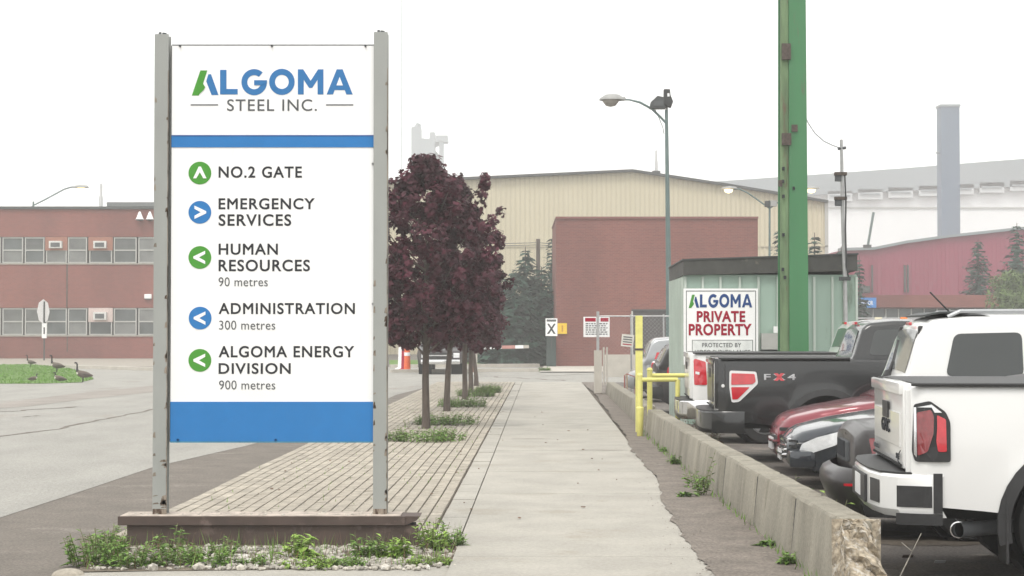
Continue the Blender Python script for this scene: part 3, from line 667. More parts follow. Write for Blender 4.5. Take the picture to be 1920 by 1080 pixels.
for dx in (-3, 3): MB().tube([(dx*58/F, 0, 0), (dx*58/F, 0, at(0, 651, 58).z)], .03, 6).build('post', M['kerb'], e)
e = empty('bike_rack', L0(1175, 47), label='thin rusty red tube frame by the far barrier', cat='rack'); k = 47 / F
MB().tube([(-4*k, 0, 0), (-4*k, 0, .62), (0, 0, .66), (16*k, 0, .58), (16*k, 0, 0)], .018, 6).build('frame', mat('red_rack', (.35, .12, .1), .6), e)
MB().tube([(2*k, .3, 0), (2*k, .3, .66)], .018, 6).build('upright', mat('tan_rack', (.4, .3, .2), .6), e)

# gate arm, orange barrels etc
ga = empty('barrier_gate', L0(896, 82), label='white and red boom gate lowered beyond the trees', cat='barrier gate')
Q = lambda x, y: at(x, y, 82) - ga.location; k = 82/F
MB().box((-8*k, -.2, 0), (-1*k, .2, 1.2), .02).build('gate_cabinet', M['kerb'], ga)
xs_ = [890, 924, 941, 966, 982, 992]; ms_ = [M['white'], M['white'], mat('faded_red', (.5, .25, .22)), M['white'], M['kerb']]
for i in range(5):
    y0 = 652 - (xs_[i]-890)*.02; y1 = 652 - (xs_[i+1]-890)*.02
    MB().prism([Q(xs_[i], y0+3), Q(xs_[i+1]-.4, y1+3), Q(xs_[i+1]-.4, y1-3), Q(xs_[i], y0-3)], (0, .06, 0)).build('boom_section', ms_[i], ga)
e = empty('traffic_drum', L0(751, 84), label='white plastic traffic marker at the left of the orange one', cat='traffic marker'); 
MB().lathe([(.26, 0), (.26, .06), (.12, .1), (.1, 1.0), (.01, 1.05)], (0, 0, 0), 'z', 12).build('body', M['white'], e, 40)
e = empty('traffic_drum', L0(758, 82), label='dark red traffic marker between the white and the orange ones', cat='traffic marker')
MB().lathe([(.26, 0), (.26, .06), (.14, .1), (.11, 1.05), (.01, 1.1)], (0, 0, 0), 'z', 12).build('body', M['red_text'], e, 40)
e = empty('traffic_drum', L0(763.5, 79), label='bright orange traffic marker nearest the dark pickup', cat='traffic marker')
MB().lathe([(.3, 0), (.3, .06), (.15, .1), (.12, 1.0), (.01, 1.05)], (0, 0, 0), 'z', 12).build('body', M['orange'], e, 40)
MB().lathe([(.135, .7), (.13, .85)], (0, 0, 0), 'z', 12).build('stripe', M['white'], e)
e = empty('red_sign', L0(860, 86), label='small red round sign on a post behind the dark pickup', cat='sign')
MB().tube([(0, 0, 0), (0, 0, 1.4)], .03, 6).build('post', M['steel'], e); MB().lathe([(.01, 0), (.22, 0), (.22, -.03), (.01, -.03)], (0, -.04, 1.3), 'y', 8).build('sign_disc', M['red_text'], e)
e = empty('white_bollard', L0(886, 74), label='pale bollard behind the thin tree trunks', cat='bollard')
MB().lathe([(.11, 0), (.11, 1.3), (.01, 1.35)], (0, 0, 0), 'z', 12).build('body', M['white'], e, 40); MB().lathe([(.115, .1), (.115, .6)], (0, 0, 0), 'z', 12).build('orange_sleeve', M['spandrel'], e)

# yellow post group
Y = 31
k = Y / F
e = empty('yellow_tall_post', L0(1198, Y), label='tall square yellow post at the gap in the concrete barrier', cat='post')
MB().box((-6.5*k, -.06, 0), (6.5*k, .06, at(0, 592, Y).z), .004).build('post', M['yellow'], e)
MB().box((-8*k, -.07, at(0, 657, Y).z), (8*k, .07, at(0, 653, Y).z)).build('clamp', M['rust'], e)
def rail_unit(cx_, ytop, Y, x1, yr, ybase, label, flange):
    e = empty('yellow_guard_rail', L0(cx_, Y), label=label, cat='guard rail'); k = Y/F
    MB().lathe([(5*k, 0), (5*k, at(0, ytop + 6, Y).z), (6*k, at(0, ytop + 5, Y).z), (4*k, at(0, ytop+1, Y).z), (.01, at(0, ytop, Y).z)], (0, 0, 0), 'z', 14).build('post', M['yellow'], e, 40)
    z = at(0, yr, Y).z; x = at(x1, 0, Y).x - e.location.x
    MB().tube([(4*k, 0, z), (x, .1, z)], 4*k, 12).build('rail', M['yellow'], e, 40)
    MB().tube([(x, .1, z), (x, .1, 0)], 4.5*k, 12).build('end_post', M['yellow'], e, 40)
    if flange:
        MB().lathe([(4*k, 0), (5.4*k, .02), (7.2*k, at(0, 770, Y).z), (7.4*k, at(0, 765, Y).z), (5*k, at(0, 762, Y).z)], (0, 0, 0), 'z', 14).build('base_sleeve', M['yellow'], e, 40)
rail_unit(1199.5, 699, 35.4 - 5.6, 1270, 712, 790, 'lower yellow pipe guard rail with a thick base sleeve', True)
rail_unit(1218, 689, 31.5, 1325, 704, 768, 'upper yellow pipe guard rail running to the white pickup', False)

# ============================================================ CONCRETE BARRIER
def barrier(cuts, xf, label_list, group, hs, broken=False):
    """cuts: Y positions from near to far"""
    for i in range(len(cuts) - 1):
        y0, y1 = cuts[i] + .028, cuts[i+1] - .028; x0, x1 = xf(y0), xf(y1); h0, h1 = hs(y0), hs(y1)
        e = empty('concrete_barrier_block', (x0, y0, 0), label=label_list[i], cat='barrier', group=group)
        b = MB(); rings = []
        n_ = 9
        for j in range(n_):
            t = [0, .02, .15, .32, .5, .68, .85, .98, 1][j]; y = y0 + (y1 - y0)*t; x = x0 + (x1 - x0)*t; h = h0 + (h1 - h0)*t
            prof = [(0, 0), (.005, .1), (.045, h - .02), (.06, h), (.255, h), (.27, h - .02), (.31, .1), (.32, 0)]
            if j in (0, n_ - 1): prof = [(a_ + (.017 if a_ < .15 else -.017), z_ - (.012 if z_ > .3 else 0)) for a_, z_ in prof]
            rings.append([b.bm.verts.new((x + a_ - x0 + rnd.uniform(-.003, .003), y - y0, z_ + (rnd.uniform(-.004, .004) if z_ > .3 else 0))) for a_, z_ in prof])
        for j in range(n_ - 1):
            for q in range(7): b.bm.faces.new((rings[j][q], rings[j][q+1], rings[j+1][q+1], rings[j+1][q]))
        b.bm.faces.new(rings[0]); b.bm.faces.new(rings[-1][::-1])
        b.build('block', M['barrier'], e, 30)
        if i: MB().prism([(.007, -.052, 0), (.3, -.052, 0), (.245, -.052, h0 - .03), (.05, -.052, h0 - .03)], (0, .048, 0)).build('joint_gap', M['under'], e)
xf = lambda y: float(np.interp(y, [9, 14, 18, 25, 31.5], [2.06, 2.1, 2.14, 2.2, 2.25])) + .0
hs = lambda y: float(np.interp(y, [9, 12, 16, 22, 31], [.53, .53, .5, .46, .44]))
cuts = [11.8, 13.75, 16.05, 18.65, 21.4, 24.3, 27.0, 30.7]
labs = ['nearest concrete barrier block, with the broken crumbling end', 'second concrete barrier block counting from the broken end', 'third concrete barrier block from the broken end, beside the black front car', 'concrete barrier block in front of the red and black cars', 'concrete barrier block below the bumper of the black pickup', 'small looking barrier block next to the yellow rails, second from the gap', 'concrete barrier block that ends at the gap by the yellow posts']
barrier(cuts, lambda y: xf(y) - .0, labs, 'concrete barrier blocks beside the dirt strip', hs)
# broken end
nb = [o for o in bpy.data.objects if o.get('label') == labs[0]][0]
b = MB(); b.box((.0, -.55, 0), (.32, .02, .53)); bmesh.ops.subdivide_edges(b.bm, edges=b.bm.edges[:], cuts=9, use_grid_fill=True)
rr = random.Random(3)
for v in b.bm.verts:
    t = max(0, -v.co.y) / .55
    if v.co.y < -.0:
        zf = v.co.z / .53
        cut = .06 + .5 * (1 - zf) ** .9
        v.co.y = -t * (cut + .06 * math.sin(v.co.z * 31 + v.co.x * 17)); v.co.x = (.06 + .195*v.co.x/.32)*zf + v.co.x*(1-zf) + rr.uniform(-.012, .012) + .05*t*(1-zf); v.co.y += rr.uniform(-.014, .014); v.co.z += rr.uniform(-.012, .012) - .03 * t * zf - (9 * max(0, v.co.x - .17) ** 2 + .04 * t) * zf
b.build('broken_end', M['broken'], nb)
far_lab = ['far barrier block nearest the yellow post', 'far barrier block, second beyond the yellow post', 'far barrier block, third beyond the yellow post', 'farthest barrier block, touching the white gate post']
barrier([32.2, 36.5, 41, 46, 51], lambda y: float(np.interp(y, [32, 51], [2.28, 2.62])) , far_lab, 'far concrete barrier blocks beyond the yellow posts', lambda y: float(np.interp(y, [32, 51], [.44, .34])))

# ============================================================ SHED
Y = 34.4
sh = empty('green_shed', L0(1283, Y), label='pale green panelled metal shed with dark fascia behind the private property sign', cat='shed')
Q = lambda x, y, dy=0: at(x, y, Y) - sh.location + Vector((0, dy, 0)); D = 2.8
xr = Q(1604, 0).x
xl = .0
MB().box((xl, 0, 0), (xr, D, Q(0, 514).z - .01)).build('wall', M['shed'], sh)
pts_ = [(1290, 489), (1605, 478), (1605, 508), (1285, 516)]
f1 = [Q(1280, 489, -.13), Q(1605, 478, -.13), Q(1605, 508, -.13), Q(1280, 516, -.13)]
bk = [p + Vector((0, D + .26, -.05)) for p in f1]
b = MB(); va = [b.bm.verts.new(p) for p in f1]; vb = [b.bm.verts.new(p) for p in bk]
b.bm.faces.new(va); b.bm.faces.new(vb[::-1])
for i in range(4): b.bm.faces.new((va[i], vb[i], vb[(i+1) % 4], va[(i+1) % 4]))
b.build('roof_fascia', M['fascia'], sh)
MB().prism([f1[0] + Vector((-.02, -.02, 0)), f1[1] + Vector((.02, -.02, 0)), f1[1] + Vector((.02, -.02, .03)), f1[0] + Vector((-.02, -.02, .03))], (0, D + .3, -.05)).build('roof_sheet', M['roofdark'], sh)
zt_ = Q(0, 516).z - .02
for x in (1283.5, 1316, 1349, 1385, 1420, 1456, 1524, 1558, 1580, 1603):
    p = Q(x, 0); MB().box((p.x - .022, -.05, 0), (p.x + .022, -.003, zt_ - .01)).build('batten', M['shedrib'], sh)
for i in range(9):
    y = .02 + i * .34; MB().box((-.05, y, 0), (-.003, y + .05, zt_ - .02)).build('batten', M['shedrib'], sh)
bx = MB().box(Q(1426, 655, -.16), Q(1461, 625, -.055)).build('meter_box', M['frame'], sh); MB().box(Q(1424, 663, -.1), Q(1463, 656, -.055)).build('vent_slot', M['roofdark'], sh)
MB().box(Q(1449, 624, -.13), Q(1458, 612, -.055)).build('white_light', M['white'], sh)
# private property sign
pp = empty('private_property_sign', at(1350, 684, Y - .1), label='white private property sign with red and blue lettering on the green shed', cat='sign')
Y2 = Y - .1
PQ = lambda x, y, d=.032: at(x, y, Y2) - pp.location + Vector((0, -d, 0))
a, b_ = PQ(1282, 684, 0), PQ(1421, 541, 0)
pan = MB().box((a.x, -.03, a.z), (b_.x, .04, b_.z)).build('panel', mat('clean_white', (.9, .9, .9), .4, var=.02), pp)
for (x0, y0, x1, y1) in ((1286, 545, 1417, 546.4), (1286, 546.5, 1287.2, 683), (1415.8, 546.5, 1417, 683)):
    strip_on(pan, PQ, [(x0, y0), (x1, y0), (x1, y1), (x0, y1)], M['ink2'], 'border_line', d=.032)
# logo lettering (geometric bold), drawn from strokes; unit boxes
def ring_poly(cx_, cy_, ro, ri, a0, a1, n_=28):
    o_ = [(cx_ + ro*math.cos(a0 + (a1-a0)*i/n_), cy_ + ro*math.sin(a0 + (a1-a0)*i/n_)) for i in range(n_+1)]
    i_ = [(cx_ + ri*math.cos(a0 + (a1-a0)*i/n_), cy_ + ri*math.sin(a0 + (a1-a0)*i/n_)) for i in range(n_+1)]
    return o_, i_
def logo(parent, P, x0, x1, y0, y1, green, blue, split, d=.003):
    """x0..x1,y0..y1: px box of the ALGOMA word. units: word is 300 wide x 48 high"""
    sx, sy = (x1 - x0)/302., (y1 - y0)/48.
    T = lambda u, v: P(x0 + u*sx, y0 + v*sy, d)
    def poly(pts, m, nm='letter', e=0):
        return MB().prism([T(*p) + Vector((0, -e, 0)) for p in pts], (0, -.002, 0)).build(nm, m, parent)
    # split A: green stroke with foot, blue stroke
    poly([(16, 3), (29, 3), (22, 24), (13, 49), (0, 49)], green); poly([(13.5, 47), (15.5, 37.5), (21, 27), (25, 34), (22, 39), (22, 39), (18, 47)][:5], green, 'letter_foot', .0024)
    poly([(31, 10), (36, 10), (50, 48), (37, 48), (27, 23)], blue)
    # L
    poly([(53, 2), (65, 2), (65, 37), (86, 37), (86, 47), (53, 47)], blue)
    # G : arc + bar
    def arc(cx_, cy_, ro, ri, a0, a1, nm='letter'):
        b = MB(); o_, i_ = ring_poly(cx_, cy_, ro, ri, a0, a1)
        vo = [[b.bm.verts.new(T(*p) + Vector((0, -e_, 0))) for p in o_] for e_ in (0, .002)]; vi = [[b.bm.verts.new(T(*p) + Vector((0, -e_, 0))) for p in i_] for e_ in (0, .002)]
        for j in range(len(o_) - 1):
            b.bm.faces.new((vo[1][j], vo[1][j+1], vi[1][j+1], vi[1][j])); b.bm.faces.new((vo[0][j], vo[0][j+1], vo[1][j+1], vo[1][j])); b.bm.faces.new((vi[0][j], vi[0][j+1], vi[1][j+1], vi[1][j]))
        b.build(nm, blue, parent)
    arc(117, 24.5, 24, 13, R(5), R(312))
    poly([(117, 21), (141, 21), (141, 26.4), (129.5, 30), (117, 30)], blue, 'letter_bar', .0024)
    arc(169, 24, 24, 13, 0, 2*PI)
    poly([(199, 47), (199, 1), (209, 1), (223, 22), (237, 1), (247, 1), (247, 47), (236, 47), (236, 20), (226, 35), (220, 35), (210, 20), (210, 47)], blue)
    poly([(253, 47), (272, 1), (283, 1), (302, 47), (290, 47), (287, 39), (268, 39), (265, 47)][:8], blue)
    # counter of the last A as a white notch standing proud
    MB().prism([P(x0 + u*sx, y0 + v*sy, d + .0025) for u, v in [(271.5, 30.5), (277.5, 15), (283.5, 30.5)]], (0, -.001, 0)).build('letter_counter', M['white'], parent)
logo(pan, PQ, 1291, 1410, 551, 577, M['green_text'], M['navy'], True, .033)
text('lettering', 'PRIVATE', 1306, 1397, 583, 604, lambda x, y: PQ(x, y, .034), M['red_text'], pan, .035, 1.08)
text('lettering', 'PROPERTY', 1291, 1409, 607, 629, lambda x, y: PQ(x, y, .034), M['red_text'], pan, .035, 1.08)
MB().box(PQ(1297, 682, .034), PQ(1411, 637, .046)).build('notice_strip', mat('notice_white', (.74, .76, .75)), pan)
for (x0, y0, x1, y1) in ((1297, 637, 1411, 638), (1297, 638.2, 1298, 682), (1410, 638.2, 1411, 682)):
    strip_on(pan, PQ, [(x0, y0), (x1, y0), (x1, y1), (x0, y1)], M['ink2'], 'notice_border', d=.047)
text('lettering', 'PROTECTED BY', 1316, 1389, 643, 651, lambda x, y: PQ(x, y, .049), M['ink2'], pan, .012, 1.1)
text('lettering', 'VIDEO SURVEILLANCE', 1302, 1406, 656, 664, lambda x, y: PQ(x, y, .049), M['ink2'], pan, .012, 1.1)
text('lettering', 'AT ALL TIMES', 1316, 1389, 669, 677, lambda x, y: PQ(x, y, .049), M['ink2'], pan, .012, 1.1)

# ============================================================ BIG GREEN COLUMN
Y = 32.6; k = Y / F
gc = empty('green_steel_column', L0(1489, Y), label='tall green steel column with a rusty left edge in front of the shed', cat='column')
zt = 9.4
def hcol(b, x0, x1, y0, y1, z0, z1, tap): 
    vs_ = []
    for z, f in ((z0, 1), (z1, tap)):
        vs_.append([b.bm.verts.new((x * f, y, z)) for x, y in ((x0, y0), (x1, y0), (x1, y1), (x0, y1))])
    b.bm.faces.new(vs_[0]); b.bm.faces.new(vs_[1])
    for i in range(4): b.bm.faces.new((vs_[0][i], vs_[0][(i+1) % 4], vs_[1][(i+1) % 4], vs_[1][i]))
    return b
hcol(MB(), -9*k, 28*k, 0, .1, 0, zt, .84).build('main_flange', M['gpost'], gc)
hcol(MB(), -26*k, -9.4*k, .04, .1, 0, zt, .84).build('rusty_edge', M['gpostrust'], gc)
hcol(MB(), -4*k, 4*k, .1, .42, 0, zt, .84).build('web', M['gpost'], gc)
hcol(MB(), -24*k, 26*k, .421, .48, 0, zt, .84).build('rear_flange', M['gpost'], gc)
Qc = lambda x, y, d=.0: at(x, y, Y) - gc.location + Vector((0, -d, 0))
MB().box(Qc(1466, 112, -.02), Qc(1482, 82, .05)).build('rust_bracket', M['rust'], gc); MB().box(Qc(1466, 272, -.02), Qc(1483, 250, .05)).build('rust_bracket', M['rust'], gc)
MB().box(Qc(1484, 247, 0), Qc(1495, 234, .035)).build('rust_bracket', M['rust'], gc)
for (x, y) in ((1469, 316), (1469, 368), (1469, 440), (1488, 353), (1468, 505), (1472, 520), (1488, 240), (1468, 340)): MB().box(Qc(x-2, y+3, -.03), Qc(x+2, y-3, .03)).build('bolt', M['ink'], gc)
MB().box(Qc(1459, 350, .0), Qc(1466, 338, .06)).build('side_clamp', M['rust'], gc)
# conduit pole on shed corner
Y = 34.1; k = Y / F
cn = empty('conduit_pole', L0(1582, Y), label='thin galvanised conduit pole with a black cable rising from the shed corner', cat='pole')
Q = lambda x, y, dy=0: at(x, y, Y) - cn.location + Vector((0, dy, 0))
MB().tube([Q(1586, 620), Q(1584, 520), Q(1580, 400), Q(1577.5, 262)], [4*k, 4*k, 3.6*k, 3*k], 10).build('conduit', M['steel'], cn, 50)
MB().tube([Q(1583, 330, -.06), Q(1585, 380, -.06), Q(1584, 430, -.07), Q(1586, 500, -.06), Q(1590, 520, -.05)], 1.5*k, 6).build('cable', M['black'], cn)
for y in (326, 372): MB().box(Q(1566, y + 14, -.05), Q(1577, y, .05)).build('fixture', M['ink2'], cn); MB().box(Q(1565, y + 3, -.07), Q(1587, y - 3, .07)).build('clamp', M['rust'], cn)
for y in (520, 516): pass
MB().box(Q(1574, 526, -.06), Q(1594, 519, .06)).build('strap', M['roofdark'], cn)
MB().tube([Q(1571, 279), Q(1586, 277)], .03, 6).build('insulator', M['ink2'], cn)
wr = empty('overhead_wire', at(1513, 218, 33.5), label='thin wire sagging from the green column to the conduit pole', cat='wire')
MB().tube([Vector(at(x, y, 33.5)) - wr.location for x, y in ((1508, 215), (1516, 232), (1528, 250), (1545, 265), (1562, 273), (1577, 278))], .008, 5).build('wire', M['ink2'], wr)

# ============================================================ MAIN SIGN
Y = 14.95
ms_ = empty('entrance_sign', (at(511, HOR, Y).x, Y, 0), label='large white steel company direction sign with blue bands between two grey posts', cat='sign')
PQ = lambda x, y, d=.0: at(x, y, Y) - ms_.location + Vector((0, -d, 0))
zt = 0
bx0, bx1 = at(222, HOR, 14.76).x - ms_.location.x, at(788, HOR, 14.76).x - ms_.location.x
wx0, wx1 = at(240, HOR, 14.8).x - ms_.location.x, at(785, HOR, 14.8).x - ms_.location.x
bt = .25
bmn = MB().box((bx0, -.185, bt - .072), (bx1 - .12, .165, bt), .004).build('beam', M['beam'], ms_)
MB().prism([(bx1 - .1205, -.175, bt), (bx1, -.165, bt - .002), (bx1 - .03, -.165, bt - .035), (bx1 - .1205, -.175, bt - .072)], (0, .32, 0)).build('beam_tip', M['beam'], bmn)
MB().box((wx0, -.15, 0), (wx1, -.11, bt - .073)).build('beam_web', M['beam'], bmn); MB().box((wx0 + .03, -.11, .0), (wx1 - .03, .1, bt - .074)).build('beam_core', M['under'], bmn)
MB().box((bx0 + .02, -.182, bt + .001), (bx1 - .16, .16, bt + .006)).build('dust_layer', M['beamtop'], bmn)
for i in range(150):
    pass
gb = MB()
for i in range(130):
    x, y = rnd.uniform(bx0 + .03, bx1 - .16), rnd.uniform(-.15, .15); r = rnd.uniform(.005, .016)
    bmesh.ops.create_icosphere(gb.bm, subdivisions=1, radius=r, matrix=Matrix.Translation((x, y, bt + .006)) @ Matrix.Diagonal((1, 1, .5, 1)))
gb.build('grit', M['gravel'], bmn, kind='stuff')
for x, xo, ytop in ((306, 0, 66), (715, 0, 62)):
    c = PQ(x, 0).x; z1 = PQ(0, ytop).z; hw = .0575
    b = MB().box((c - hw, -.06, bt + .006), (c + hw, -.048, z1))
    po = b.build('post', M['galv'], ms_)
    MB().box((c - .006, -.048, bt + .006), (c + .006, .05, z1 - .005)).build('post_web', M['galv'], po)
    MB().box((c - hw, .0505, bt + .006), (c + hw, .062, z1 - .003)).build('rear_flange', M['galv'], po)
    MB().box((c + hw - .004 - (0), -.0615, bt + .01), (c + hw + .002, -.0605, z1 - .3)).build('chipped_edge', M['rustpost'], po)
    b = MB(); rq = random.Random(x)
    for i in range(34):
        z = bt + .03 + rq.random()**1.7 * (z1 - bt) * .9; sd = rq.choice((-1, 1, 1)); h = rq.uniform(.01, .06); w = rq.uniform(.004, .013) + (.02 if z < .7 and x < 400 else 0) * rq.random()
        xc = c + sd * (hw - w)
        b.prism([(xc - w, -.0605, z), (xc + w, -.0605, z + rq.uniform(-.01, .01)), (xc + w*.7, -.0605, z + h), (xc - w*.5, -.0605, z + h*.8)], (0, -.001, 0))
    b.build('rust_patch', M['rustpost'], po)
    MB().box((c - hw + .002, -.0618, bt + .006), (c + hw - .002, -.0608, bt + .05)).build('rust_foot', M['rustpost'], po)
    for dx in (-.02, .015, .004): MB().lathe([(.012, 0), (.012, .02), (.001, .024)], (c + dx, 0 + dx, z1), 'z', 8).build('cap_bolt', M['ink2'], po)
a, b_ = PQ(320.5, 828), PQ(703, 86.5)
pan = MB().box((a.x, -.03, a.z), (b_.x, .02, b_.z)).build('panel', M['white'], ms_)
MB().box((a.x, -.032, b_.z + .001), (b_.x, .022, b_.z + .009)).build('top_trim', M['ink2'], pan)
MB().box((a.x - .006, -.028, a.z), (a.x - .001, .018, b_.z)).build('side_gap', M['ink'], pan)
S = lambda x, y, d=.032: PQ(x, y, d)
def bandp(y0, y1, nm):
    MB().box((a.x, -.036, PQ(0, y1).z), (b_.x, -.0305, PQ(0, y0).z)).build(nm, M['blue'], pan)
bandp(255, 277, 'blue_band'); bandp(753, 828.5, 'blue_band')
MB().box((a.x, -.039, PQ(0, 256).z), (b_.x, -.0365, PQ(0, 254).z)).build('band_edge', mat('blue_edge', (.06, .12, .3)), pan)
MB().box((a.x, -.039, PQ(0, 829.5).z), (b_.x, -.0365, PQ(0, 827).z)).build('band_edge', mat('teal_edge', (.05, .2, .3)), pan)
for x, y in ((339, 88), (511, 88), (686, 88), (335, 824), (518, 824), (700, 308), (700, 570)): MB().lathe([(.008, -.05), (.008, -.03)], (PQ(x, y).x, 0, PQ(x, y).z), 'y', 8).build('screw', M['ink'], pan)
logo(pan, lambda x, y, d=.032: PQ(x, y, d), 361, 662, 130, 179, M['green_text'], M['blue_text'], True, .031)
tx = lambda *a_, **k_: text('lettering', *a_[:5], lambda x, y: PQ(x, y, .0315), *a_[5:], **k_)
tx('STEEL INC.', 427, 595, 187, 209, M['ink2'], pan, off=.004, sp_=1.12)
for x0, x1 in ((359, 410), (612, 663)): strip_on(pan, S, [(x0, 196.5), (x1, 196.5), (x1, 198.5), (x0, 198.5)], M['ink2'], 'logo_rule', d=.032)
for ln in [('NO.2 GATE', 411, 567, 312.5, 334), ('EMERGENCY', 411, 591, 372, 393), ('SERVICES', 411, 547, 402, 424), ('HUMAN', 411, 522, 457, 478), ('RESOURCES', 411, 582, 487, 509), ('ADMINISTRATION', 411, 666, 568, 589), ('ALGOMA ENERGY', 411, 665, 648.5, 670), ('DIVISION', 411, 546, 680.5, 701)]:
    tx(*ln, M['ink'], pan, off=.019, sp_=1.12)
for ln in [('90 metres', 411, 503, 520, 537), ('300 metres', 412, 517, 601, 618), ('900 metres', 412, 517, 713, 730)]: tx(*ln, M['ink2'], pan, off=-.003, sp_=1.05)
for cx_, cy_, col_, dr in ((376, 325, 'green_text', 'u'), (376, 398.5, 'blue', 'r'), (376, 483, 'green_text', 'l'), (376.5, 596.5, 'blue', 'l'), (376, 675.5, 'green_text', 'l')):
    c = PQ(cx_, cy_, 0); rr_ = 21.3 * Y / F
    dsk = MB().prism([(c.x + rr_*math.cos(2*PI*i/40), -.0315, c.z + rr_*math.sin(2*PI*i/40)) for i in range(40)], (0, -.002, 0)).build('arrow_disc', M[col_], pan)
    ch = [(-9, 10), (-12.5, 8.5) , (0, -13), (12.5, 8.5), (9, 10)]
    ch = [(-12.5, 10), (-2, -12), (2, -12), (12.5, 10), (6.5, 10), (0, -1.5), (-6.5, 10)]
    rot = {'u': 0, 'l': -90, 'r': 90}[dr]; cr, sr = math.cos(R(rot)), math.sin(R(rot))
    MB().prism([PQ(cx_ + u*cr - v*sr, cy_ + u*sr + v*cr, .034) for u, v in ch], (0, -.002, 0)).build('arrow', M['white'], dsk)

# ============================================================ VEHICLES
def smooth_f(pts, k=.03):
    xs_, ys_ = [p[0] for p in pts], [p[1] for p in pts]
    return lambda x: float(sum(np.interp(x + d, xs_, ys_) for d in (-k, -k/2, 0, k/2, k)) / 5)
class Loft:
    """closed body lofted from cross sections along x; y is across, z up"""
    def __init__(s, x0, x1, Wf, zb, zt, r=.06, crown=.03, belly=.05, th=0.0, zth=1.0, arches=(), flare=.0, zref=None, n=40, cap_round=0):
        s.x0, s.x1, s.W, s.zb0, s.zt, s.r, s.crown, s.belly, s.th, s.zth, s.arches, s.flare = x0, x1, Wf, zb, zt, r, crown, belly, th, zth, arches, flare
        s.zm, s.zh = zref or (.75, .5); s.n = n
    def zb(s, x):
        z = s.zb0(x)
        for xc, zc, rad in s.arches:
            if abs(x - xc) < rad: z = max(z, zc + math.sqrt(rad*rad - (x-xc)**2))
        return z
    def sy(s, x, z):
        y = s.W(x) * (1 - s.belly * ((z - s.zm)/s.zh)**2) - s.th * max(0, z - s.zth)
        for xc, zc, rad in s.arches:
            d = math.hypot(x - xc, z - zc) - rad
            if s.flare and z > zc - .35: y += s.flare * math.exp(-max(0, d) ** 2 / .012) * (1 if d < .3 else 0)
        return y
    def tz(s, x, f): return s.zt(x) + s.crown * (1 - f*f)
    def build(s, name, m, parent, nz=8):
        xs_ = set(np.linspace(s.x0, s.x1, s.n).round(4))
        for d in (.01, .03, .06, .1): xs_ |= {round(s.x0 + d, 4), round(s.x1 - d, 4)}
        for xc, zc, rad in s.arches:
            for i in range(17): xs_.add(round(xc - rad * math.cos(PI*i/16) * .9995, 4))
            xs_ |= {round(xc - rad - .003, 4), round(xc + rad + .003, 4)}
        xs_ = sorted(x for x in xs_ if s.x0 <= x <= s.x1)
        b = MB(); rings = []
        for x in xs_:
            zb_, zt_ = s.zb(x), s.zt(x); r = min(s.r, max(.002, (zt_ - zb_) * .4)); half = []
            for i in range(nz + 1):
                z = zb_ + (zt_ - r - zb_) * i / nz; half.append((s.sy(x, z), z))
            ye = half[-1][0]
            for a_ in (30, 60, 90): half.append((ye - r + r*math.cos(R(a_)), zt_ - r + r*math.sin(R(a_))))
            yt = max(half[-1][0], .01)
            for f in (.75, .5, .25): half.append((yt*f, s.tz(x, f)))
            ring = [(x, -y, z) for y, z in half] + [(x, 0, s.tz(x, 0))] + [(x, y, z) for y, z in half[::-1]]
            rings.append([b.bm.verts.new(p) for p in ring])
        n_ = len(rings[0])
        for i in range(len(rings) - 1):
            for k_ in range(n_): b.bm.faces.new((rings[i][k_], rings[i][(k_+1) % n_], rings[i+1][(k_+1) % n_], rings[i+1][k_]))
        b.bm.faces.new(rings[0]); b.bm.faces.new(rings[-1][::-1])
        return b.build(name, m, parent, 38)
    def side(s, name, pts, m, parent, sgn=-1, off=.006, dep=.01, rnd_=.0):
        if rnd_: pts = round_poly(pts, rnd_)
        b = MB(); o_ = [b.bm.verts.new((x, sgn*(s.sy(x, z) + off), z)) for x, z in pts]; i_ = [b.bm.verts.new((x, sgn*(s.sy(x, z) + off - dep), z)) for x, z in pts]
        f0 = b.bm.faces.new(o_)
        for k_ in range(len(pts)): b.bm.faces.new((o_[k_], o_[(k_+1) % len(pts)], i_[(k_+1) % len(pts)], i_[k_]))
        tri = bmesh.ops.triangulate(b.bm, faces=[f0])['faces']
        for _ in range(2):
            es = list({e for f in tri for e in f.edges if len([q for q in e.link_faces if q in set(tri)]) == 2})
            if not es: break
            bmesh.ops.subdivide_edges(b.bm, edges=es, cuts=1); iv = set(i_); tri = [f for f in b.bm.faces if not any(v in iv for v in f.verts)]
        iv = set(i_)
        for v in b.bm.verts:
            if v not in iv: v.co.y = sgn*(s.sy(v.co.x, v.co.z) + off)
        bmesh.ops.triangulate(b.bm, faces=[f for f in b.bm.faces if len(f.verts) > 4])
        return b.build(name, m, parent)
    def top(s, name, x0, x1, f0, f1, m, parent, off=.006, n=8):
        """patch on the upper skin between x0..x1, half width fraction f0 at x0, f1 at x1"""
        b = MB(); g_ = []
        for i in range(n + 1):
            x = x0 + (x1 - x0)*i/n; fr = f0 + (f1 - f0)*i/n; dz = (s.zt(x + .01) - s.zt(x - .01)) / .02; nn = Vector((-dz, 0, 1)).normalized()
            yt = s.sy(x, s.zt(x) - .03) - s.r; row = []
            for j in range(n + 1):
                f = fr * (-1 + 2*j/n); row.append(b.bm.verts.new(Vector((x, yt*f, s.tz(x, f))) + nn*off))
            g_.append(row)
        for i in range(n):
            for j in range(n): b.bm.faces.new((g_[i][j], g_[i][j+1], g_[i+1][j+1], g_[i+1][j]))
        return b.build(name, m, parent, 60)
